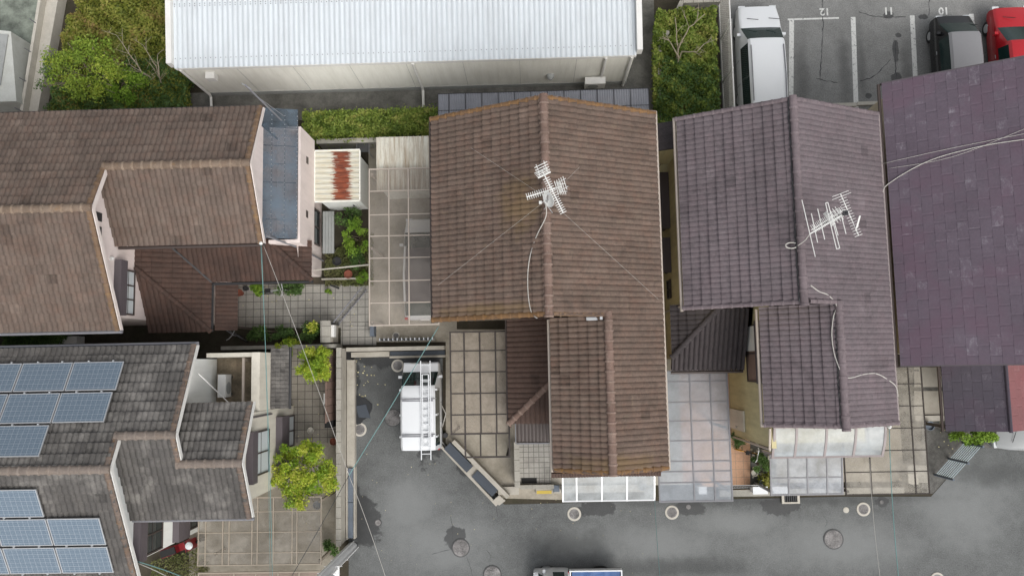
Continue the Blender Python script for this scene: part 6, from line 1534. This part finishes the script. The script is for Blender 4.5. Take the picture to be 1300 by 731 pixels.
twig_tree('bare_tree', 'leafless tree with thick pale branches in the shrub bed by the mesh fence', P(858, 92, .2), [E_((861, 62, 1.6), (875, 35, 2.3), (895, 18, 2.7)), E_((860, 60, 1.6), (857, 22, 2.4)), E_((862, 72, 1.5), (845, 45, 2.1)), E_((865, 66, 1.4), (885, 66, 1.9), (903, 48, 2.1))], .04, 42, twigs=3)
tree('garden_tree', 'bright yellow green tree in front of the beige wall of the solar house', P(385, 600), P(386, 602, 2.3), (1.22, 1.3, .65), 'leafyellow', 85, 150, .27, .08, 51, 8, .06)
q = P(383, 650, 1.9)
tree('small_tree', 'small yellow green tree by the brown board fence', P(398, 462), P(399, 462, 1.9), (.62, .75, .5), 'leafyellow', 60, 170, .2, .07, 52, 6, .04)
def B(name, label, px, py, z, r, m, seed, ncl=14, per=100, leaf=.075, cat='bush', cr=.2):
    q = P(px, py, z); return bush(name, label, (q.x, q.y, z), r, m, ncl, per, cr, leaf, seed, cat)
B('bush', 'dark green bush just below the rust stained shed', 440, 275, .8, (.55, .35, .45), 'leafdark', 61)
B('bush', 'broad mid green bush between the bench and the smoky carport', 450, 300, .9, (.55, .65, .5), 'leafbright', 62, 18)
B('bush', 'dark bush at the foot of the smoky carport frame', 455, 330, .6, (.35, .35, .35), 'leafdark', 63, 10)
B('bright_plant', 'bright lime green plant beside the terracotta pot', 460, 352, .5, (.27, .25, .25), 'leafbright', 64, 10, 90, .07, 'plant', .13)
B('bush', 'dark green bush behind the silver bicycle', 368, 366, .6, (.7, .28, .4), 'leafdark', 65, 18)
B('spiky_plant', 'small yellowish green plant at the corner of the lower brown roof', 325, 367, .5, (.26, .22, .2), 'leafbright', 66, 10, 60, .13, 'plant', .14)
B('bush', 'low dark green shrubs along the edge of the square paving', 350, 423, .6, (1.3, .3, .35), 'leafdark', 67, 26)
B('bush', 'mixed green bush touching the concrete gate pillar', 397, 422, .6, (.5, .36, .4), 'leafdark', 68, 12)
B('flowering_bush', 'pale yellow green bush between the dark shrub row and the gate pillar', 396, 414, .9, (.22, .18, .2), 'leafyellow', 69, 8, 70)
B('bush', 'light green bush left of the small yellow green tree', 366, 440, .8, (.5, .35, .4), 'leafyellow', 70, 12)
B('bush', 'bright green round bush beneath the dark slate wing', 1236, 556, .8, (.85, .32, .45), 'leafbright', 71, 22, 120)
B('bush', 'tiny sprout on the edge of the square paving', 417, 370, .2, (.16, .12, .12), 'leafbright', 72, 5, 50, .06, 'plant', .08)
B('bush', 'dark leafy plant in the small garden by the terracotta tiles', 966, 590, .5, (.35, .4, .35), 'leafdark', 73, 12)
B('bush', 'low mixed plant beside the white planter box', 975, 608, .35, (.3, .25, .2), 'leafolive', 74, 9)
B('bush', 'small plant by the wall at the head of the terracotta terrace', 938, 556, .4, (.18, .35, .25), 'leafdark', 75, 8)
B('bush', 'dark shrub in the corner under the clear carport bars', 418, 697, .5, (.3, .3, .3), 'leafdark', 76, 9)
# fallen leaves on the asphalt
mb = MB(); r = random.Random(5)
for k in range(46):
    q = P(445+abs(r.gauss(0, 14)), 455+r.random()*62); a = r.random()*6.28; s = r.uniform(.02, .042)
    mb.poly([(q.x+s*math.cos(a+t), q.y+s*math.sin(a+t)*.8, .007+.004*(i % 2)) for i, t in enumerate((0, 1.57, 3.14, 4.71))])
for k in range(90):
    q = P(*r.choice(((360+r.random()*70, 440+r.random()*230), (300+r.random()*165, 362+r.random()*52), (1190+r.random()*30, 500+r.random()*80)))); a = r.random()*6.28; s = r.uniform(.015, .035)
    mb.poly([(q.x+s*math.cos(a+t), q.y+s*math.sin(a+t)*.7, .056+.003*(k % 3)) for t in (0, 1.57, 3.14, 4.71)])
for k in range(60):
    q = P(450+r.random()*400, 560+r.random()*170); s = r.uniform(.008, .018); a = r.random()*6
    mb.poly([(q.x+s*math.cos(a+t), q.y+s*math.sin(a+t), .006) for t in (0, 1.57, 3.14, 4.71)])
o = mb.build('fallen_leaves', mat('fallen yellow leaves', (0.5, 0.45, 0.25), .3, rnd=.3), local=True); tag(o, kind='stuff')
# small garden stones and pots by the terracotta terrace
r = random.Random(9)
mb = MB()
for k in range(60):
    q = P(953+r.random()*28, 560+r.random()*58); s = r.uniform(.03, .08)
    mb.lathe([(s*.5, 0), (s, s*.3), (s*.7, s*.7), (.01, s*.8)], (q.x, q.y, .05), 7)
o = mb.build('garden_stones', M['rimwhite'], local=True); tag(o, kind='stuff')
for (x, y, s, m_, lb) in ((958, 600, .12, 'rimwhite', 'pale round pot among the garden stones'), (972, 570, .12, 'dark', 'dark pot at the foot of the olive yellow house corner'), (969, 613, .14, 'slab', 'blue grey pot behind the white planter box')):
    q = P(x, y, .3); mb = MB(); mb.lathe([(s*.7, 0), (s, s*2), (s*1.1, s*2.2), (s*.95, s*2.2), (s*.85, s*1.7)], (q.x, q.y, .06), 18); tag(mb.build('plant_pot', M[m_]), lb, 'plant pot')

for (x, y, s, m_, lb) in ((305, 372, .13, 'brickred', 'terracotta pot in the corner beside the lower brown roof'), (312, 366, .1, 'dark', 'dark pot left of the small spiky plant'), (404, 640, .15, 'slab', 'blue grey pot beside the yellow green tree, by the block wall'),
                        (424, 560, .13, 'brickred', 'terracotta pot between the block wall and the yellow green tree'), (395, 546, .12, 'rimwhite', 'pale pot under the beige wall window near the yellow green tree'), (1178, 540, .16, 'slab', 'blue grey tub on the gravel beside the yellowed carport')):
    q = P(x, y, .2); mb = MB(); mb.lathe([(s*.7, 0), (s, s*2), (s*1.1, s*2.2), (s*.95, s*2.2), (s*.85, s*1.7)], (q.x, q.y, .03), 18); tag(mb.build('plant_pot', M[m_]), lb, 'plant pot')

# ------------------------------------------------------------------ antennas
def yagi(root, a, b, els, name='boom_antenna', r=.012, m='alu', er=.008):
    a, b = Vector(a), Vector(b); d = (b-a).normalized(); s = d.cross(Vector((0, 0, 1))).normalized()
    mb = MB(); mb.tube([a, b], r, 6)
    bo = mb.build(name, M[m], root)
    mb = MB()
    for (t, h) in els:
        p_ = a.lerp(b, t); mb.tube([p_-s*h, p_+s*h], er, 5)
    mb.build('elements', M[m], bo); return bo
mC = M['white']
at = empty('roof_antenna', (0.57, 4.75, zr), 'white cross shaped television antenna with a small dish on the brown tiled ridge', 'antenna')
mb = MB(); mb.tube([(.57, 4.75, zr), (.57, 4.75, 9.3)], .025, 8)
for a in range(4):
    an = a*math.pi/2+.785; mb.tube([(.57+.3*math.cos(an), 4.75+.3*math.sin(an), 7.35 if True else 0), (.57, 4.75, 7.75)], .015, 5)
mb.build('mast', M['alu'], at)
M['antwhite'] = mat('white antenna metal', (.72, .72, .69), .05, rough=.4)
y1 = yagi(at, P(688, 216, 9.2), P(715, 270, 9.2), [(t/20, .1) for t in range(4, 21)], 'antenna_boom', .017, 'antwhite', .01)
# corner reflectors: grids of rods
def reflector(root, c, d, w_, m='antwhite'):
    mb = MB(); d = Vector(d).normalized(); s = d.cross(Vector((0, 0, 1))).normalized()
    for sg in (-1, 1):
        for k in range(5):
            p_ = Vector(c)+d*(-.05+k*.06)*-1+Vector((0, 0, sg*(.04+k*.07))); mb.tube([p_-s*w_, p_+s*w_], .011, 5)
    for sx in (-1, 1):
        for sg in (-1, 1): mb.tube([Vector(c)+s*sx*w_*.6+Vector((0, 0, sg*.04)), Vector(c)+s*sx*w_*.6-d*.25+Vector((0, 0, sg*.33))], .01, 4)
    return mb.build('reflector', M[m], root)
a, b = P(688, 216, 9.2), P(715, 270, 9.2); reflector(at, a.lerp(b, .08), b-a, .2)
a, b = P(712, 237, 8.75), P(669, 250, 8.75); yagi(at, a, b, [(t/16, .1) for t in range(4, 17)], 'antenna_boom', .017, 'antwhite', .01); reflector(at, a.lerp(b, .08), b-a, .2)
dp = P(699, 252, 8.3); ddir = Vector((-.62, -.3, .42)).normalized()
rotm = ddir.to_track_quat('Z', 'Y').to_matrix().to_4x4()
mb = MB(); mb.lathe([(.03, .0), (.14, .02), (.24, .075), (.245, .085), (.24, .09), (.14, .04), (.01, .02)], dp, 24, rotm); ds = mb.build('dish', M['antwhite'], at)
mb = MB(); mb.tube([dp-Vector((0, 0, .2)), dp+ddir*.38+Vector((0, 0, -.06))], .012, 5); mb.tube([dp, Vector((.57, 4.75, 8.2))], .02, 5); mb.build('arm', M['alu'], ds)
mb = MB(); e = dp+ddir*.4; mb.box(e.x-.04, e.x+.04, e.y-.04, e.y+.04, e.z-.1, e.z); mb.build('receiver', M['antwhite'], ds)
mb = MB()
top = Vector((.57, 4.75, 8.7))
for (x, y, z) in ((556, 362, 5.75), (836, 380, 5.75), (586, 180, 6.0), (736, 212, 7.0)): mb.tube([top, P(x, y, z)], .003, 4)
mb.build('guy_wire', M['cable'], at)
def cable(name, label, pts, r, m, cat='cable', group=None):
    mb = MB(); sm = []
    P_ = [Vector(p) for p in pts]
    for i in range(len(P_)-1):
        p0, p1, p2, p3 = P_[max(i-1, 0)], P_[i], P_[i+1], P_[min(i+2, len(P_)-1)]
        for k in range(6):
            t = k/6; sm.append(.5*((2*p1)+(p2-p0)*t+(2*p0-5*p1+4*p2-p3)*t*t+(3*p1-p0-3*p2+p3)*t**3))
    sm.append(P_[-1]); mb.tube(sm, r, 6)
    return tag(mb.build(name, M[m], smooth=True), label, cat, group)
def onC(px, py):   # west slope of the centre roof
    z = 6.9
    for _ in range(6): q = P(px, py, z); z = 5.6+SL*(q.x+3.16) if q.x < .55 else 7.5-.5135*(q.x-.55)
    return P(px, py, z+.07)
cable('roof_cable', 'pale cable hanging down the west slope of the brown roof from the antenna', [(.52, 4.7, 8.2), P(693, 275, 7.9), onC(681, 300), onC(673, 325), onC(670, 350), onC(671, 378), onC(675, 397), onC(682, 404)], .014, 'cable')
def onD(px, py):
    z = 6.6
    for _ in range(6):
        q = P(px, py, z); z = (5.6+sD*(q.x-4.98)) if q.x < 8.22 and q.y > 1.65 else (5.6+sD*(11.56-q.x) if q.x > 9.5 or q.y > 1.65 else 5.6+sD*(q.x-7.39))
    return P(px, py, z+.06)
cable('roof_cable', 'pale cable winding down the mauve grey roof to its lower corner', [onD(1029, 362), onD(1040, 370), onD(1052, 375), onD(1062, 388), onD(1058, 402), onD(1056, 425), onD(1059, 448), onD(1066, 468), onD(1072, 478), onD(1082, 479), onD(1096, 475), onD(1112, 474), onD(1126, 481), onD(1137, 490), onD(1140, 503)], .016, 'cable')
ad = empty('roof_antenna', (9.05, 4.25, 6.9), 'large multi element television antenna on the mauve grey roof', 'antenna')
md = onD(1070, 277); mb = MB(); tz = 8.6; mt = P(1072, 271, tz); mb.tube([(mt.x, mt.y, md.z-.4), (mt.x, mt.y, tz+.1)], .025, 8)
mb.box(mt.x-.07, mt.x+.07, mt.y-.07, mt.y+.07, tz+.03, tz+.1)
mb.build('mast', M['dark'], ad)
a, b = P(1028, 297, tz), P(1074, 270, tz); d = (b-a).normalized()
def rod(mb, p, q, r=.011): mb.tube([p, q], r, 5)
bo = yagi(ad, a, b, [], 'antenna_boom', .02, 'antwhite')
mb = MB()
for p_, q_ in (((1018, 254), (1035, 326)), ((1030, 271), (1038, 308)), ((1038, 265), (1047, 304)), ((1048, 258), (1062, 316)), ((1051, 257), (1066, 315)), ((1056, 272), (1064, 299)), ((1066, 265), (1074, 297))): rod(mb, P(*p_, tz+.02), P(*q_, tz+.02), .012)
rod(mb, P(1048, 258, tz+.02), P(1051, 257, tz+.02)); rod(mb, P(1062, 316, tz+.02), P(1066, 315, tz+.02)); mb.build('elements', M['antwhite'], bo)
a2, b2 = P(1030, 292, tz-.35), P(1072, 266, tz-.35)
yagi(ad, a2, b2, [(t/22, .13) for t in range(1, 22)], 'antenna_boom', .014, 'antwhite', .008); reflector(ad, a2.lerp(b2, .55), a2-b2, .22)
a3, b3 = P(1067, 246, tz-.7), P(1090, 299, tz-.7)
yagi(ad, a3, b3, [(.0, .26), (.06, .3)]+[(.12+t*.88/14, .12) for t in range(15)], 'antenna_boom', .014, 'antwhite', .008)
mb = MB()
for k in range(4): rod(mb, P(1086+k*.8, 292-k*1, tz-.66), P(1091+k*.5, 274, tz-.5), .01)
mb.build('reflector', M['antwhite'], ad)
cz = onD(1004, 312); pts = [P(1028, 297, 8.2), P(1022, 305, 7.9), P(1014, 311, 7.6)]
for k in range(14): pts.append(cz+Vector((.18*math.cos(k*.9), .09*math.sin(k*.9), .02+.006*k)))
cable('cable_coil', 'coil of pale cable by the ridge of the mauve grey roof', pts, .015, 'cable')
def onE(px, py):
    z = 6.6
    for _ in range(6): q = P(px, py, z); z = 5.6+sE*(q.x-11.78)
    return P(px, py, z+.03)
cable('roof_cable', 'pale cable curving up across the purple slate roof', [P(1119, 252, 5.3), P(1121, 243, 5.6), onE(1126, 235), onE(1150, 219), onE(1180, 204), onE(1215, 193), onE(1260, 183), onE(1310, 176)], .014, 'cable')
cable('roof_cable', 'upper of two thin cables stretched over the purple slate roof', [onE(1120, 208), onE(1200, 190), onE(1310, 168)], .007, 'cable')
cable('roof_cable', 'lower of two thin cables stretched over the purple slate roof', [onE(1128, 214), onE(1210, 199), onE(1310, 160)], .006, 'cable')
ms = P(343, 139, 5.6); am = empty('aerial_mast', (ms.x, ms.y, 5.0), 'thin grey aerial mast at the upper corner of the pink house', 'mast')
mb = MB(); mb.tube([(ms.x, ms.y, 3.2), (ms.x, ms.y, 7.9)], .028, 8); mb.build('pole', M['greyframe'], am)
mb = MB(); mb.tube([(ms.x-.15, ms.y+.1, 7.8), (ms.x+.15, ms.y-.1, 7.8)], .015, 5); mb.build('crossbar', M['alu'], am)
mb = MB(); mb.tube([(ms.x, ms.y, 6.9), (ms.x+.28, ms.y-.05, 5.0)], .012, 5); mb.tube([(ms.x, ms.y, 3.4), (-9.2, ms.y-.2, 3.4)], .02, 5); mb.build('stay', M['greyframe'], am)

# ------------------------------------------------------------------ utility pole and overhead cables
pb = P(447, 694); up = empty('utility_pole', pb, 'grey concrete utility pole rising at the bottom left of the court', 'utility pole')
mb = MB(); mb.tube([pb, pb+Vector((0, 0, 11))], .2, 18, .15); mb.build('pole', M['pole'], up, smooth=True, angle=40)
mb = MB(); mb.tube([pb+Vector((.23, 0, 0)), pb+Vector((.23, 0, 9.5))], .03, 6); mb.tube([pb+Vector((.06, .22, 0)), pb+Vector((.05, .21, 9.5))], .025, 6)
for k in range(7): mb.tube([pb+Vector((-.32, 0, 2+k*.9)), pb+Vector((.32, 0, 2+k*.9))], .012, 4)
mb.build('conduit', M['pole'], up)
mb = MB(); mb.box(pb.x-.12, pb.x+.3, pb.y-.5, pb.y+.1, 3.2, 3.25, rnd=.5); mb.lathe([(.16, 0), (.16, .5), (.1, .55)], (pb.x+.28, pb.y-.1, 4.2), 14); mb.build('bracket', M['pole'], up)
J = P(443, 603, 6.3)
def span(label, a, b, r=.012, m='cablegreen', sag=.12):
    mb = MB(); mb.tube(pts_line(a, b, 24, sag), r, 5); return tag(mb.build('overhead_cable', M[m], smooth=True), label, 'cable')
span('grey green cable from the brown tiled house over the white van to the cable joint', P(557, 414, 5.4), J, .013)
span('pale cable from the cable joint down to the bottom edge of the asphalt court', J, P(492, 740, 7.2), .009, 'cable')
span('pale cable from the pink house past the small yellow green tree to the cable joint', P(334, 310, 5.3), J, .008, 'cable')
span('dark cable from the cable joint over the clear carport', J, P(362, 745, 7.4), .010, 'cabledark')
span('grey green cable running straight down from the pink house to the bottom edge', P(331, 309, 5.4), P(346, 742, 7.0), .010)
span('thin grey green cable running beside the straight one from the pink house', P(332, 309, 5.4), P(343, 742, 6.8), .006)
span('upper cable fanning from the corner of the charcoal roof to the bottom edge', P(174, 712, 5.5), P(262, 745, 6.3), .016, 'cablegreen')
span('lower cable fanning from the corner of the charcoal roof to the bottom edge', P(174, 714, 5.4), P(240, 748, 6.2), .014, 'cable')
span('blue green cable crossing the yellowed carport toward the street', P(1129, 543, 5.3), P(1142, 745, 7.0), .012)
span('thin pale cable left of the blue green one over the yellowed carport', P(1104, 582, 5.0), P(1119, 745, 6.8), .007, 'cable')
span('hair thin cable beside the white awning crossing the street', P(831, 632, 3.0), P(839, 745, 6.0), .008)
hk = P(1128, 541, 5.3); mb = MB(); mb.lathe([(.06, 0), (.07, .08), (.03, .14)], hk, 10); mb.tube([hk, hk+Vector((-.05, .25, .02))], .015, 5); tag(mb.build('insulator', M['white']), 'white insulator at the lower right corner of the mauve grey roof', 'insulator')
hk = P(332, 309, 5.4); mb = MB(); mb.lathe([(.05, 0), (.06, .08), (.02, .12)], hk, 10); mb.tube([hk, hk+Vector((-.05, .2, .02))], .015, 5); tag(mb.build('insulator', M['white']), 'white insulator at the eave corner of the pink house', 'insulator')
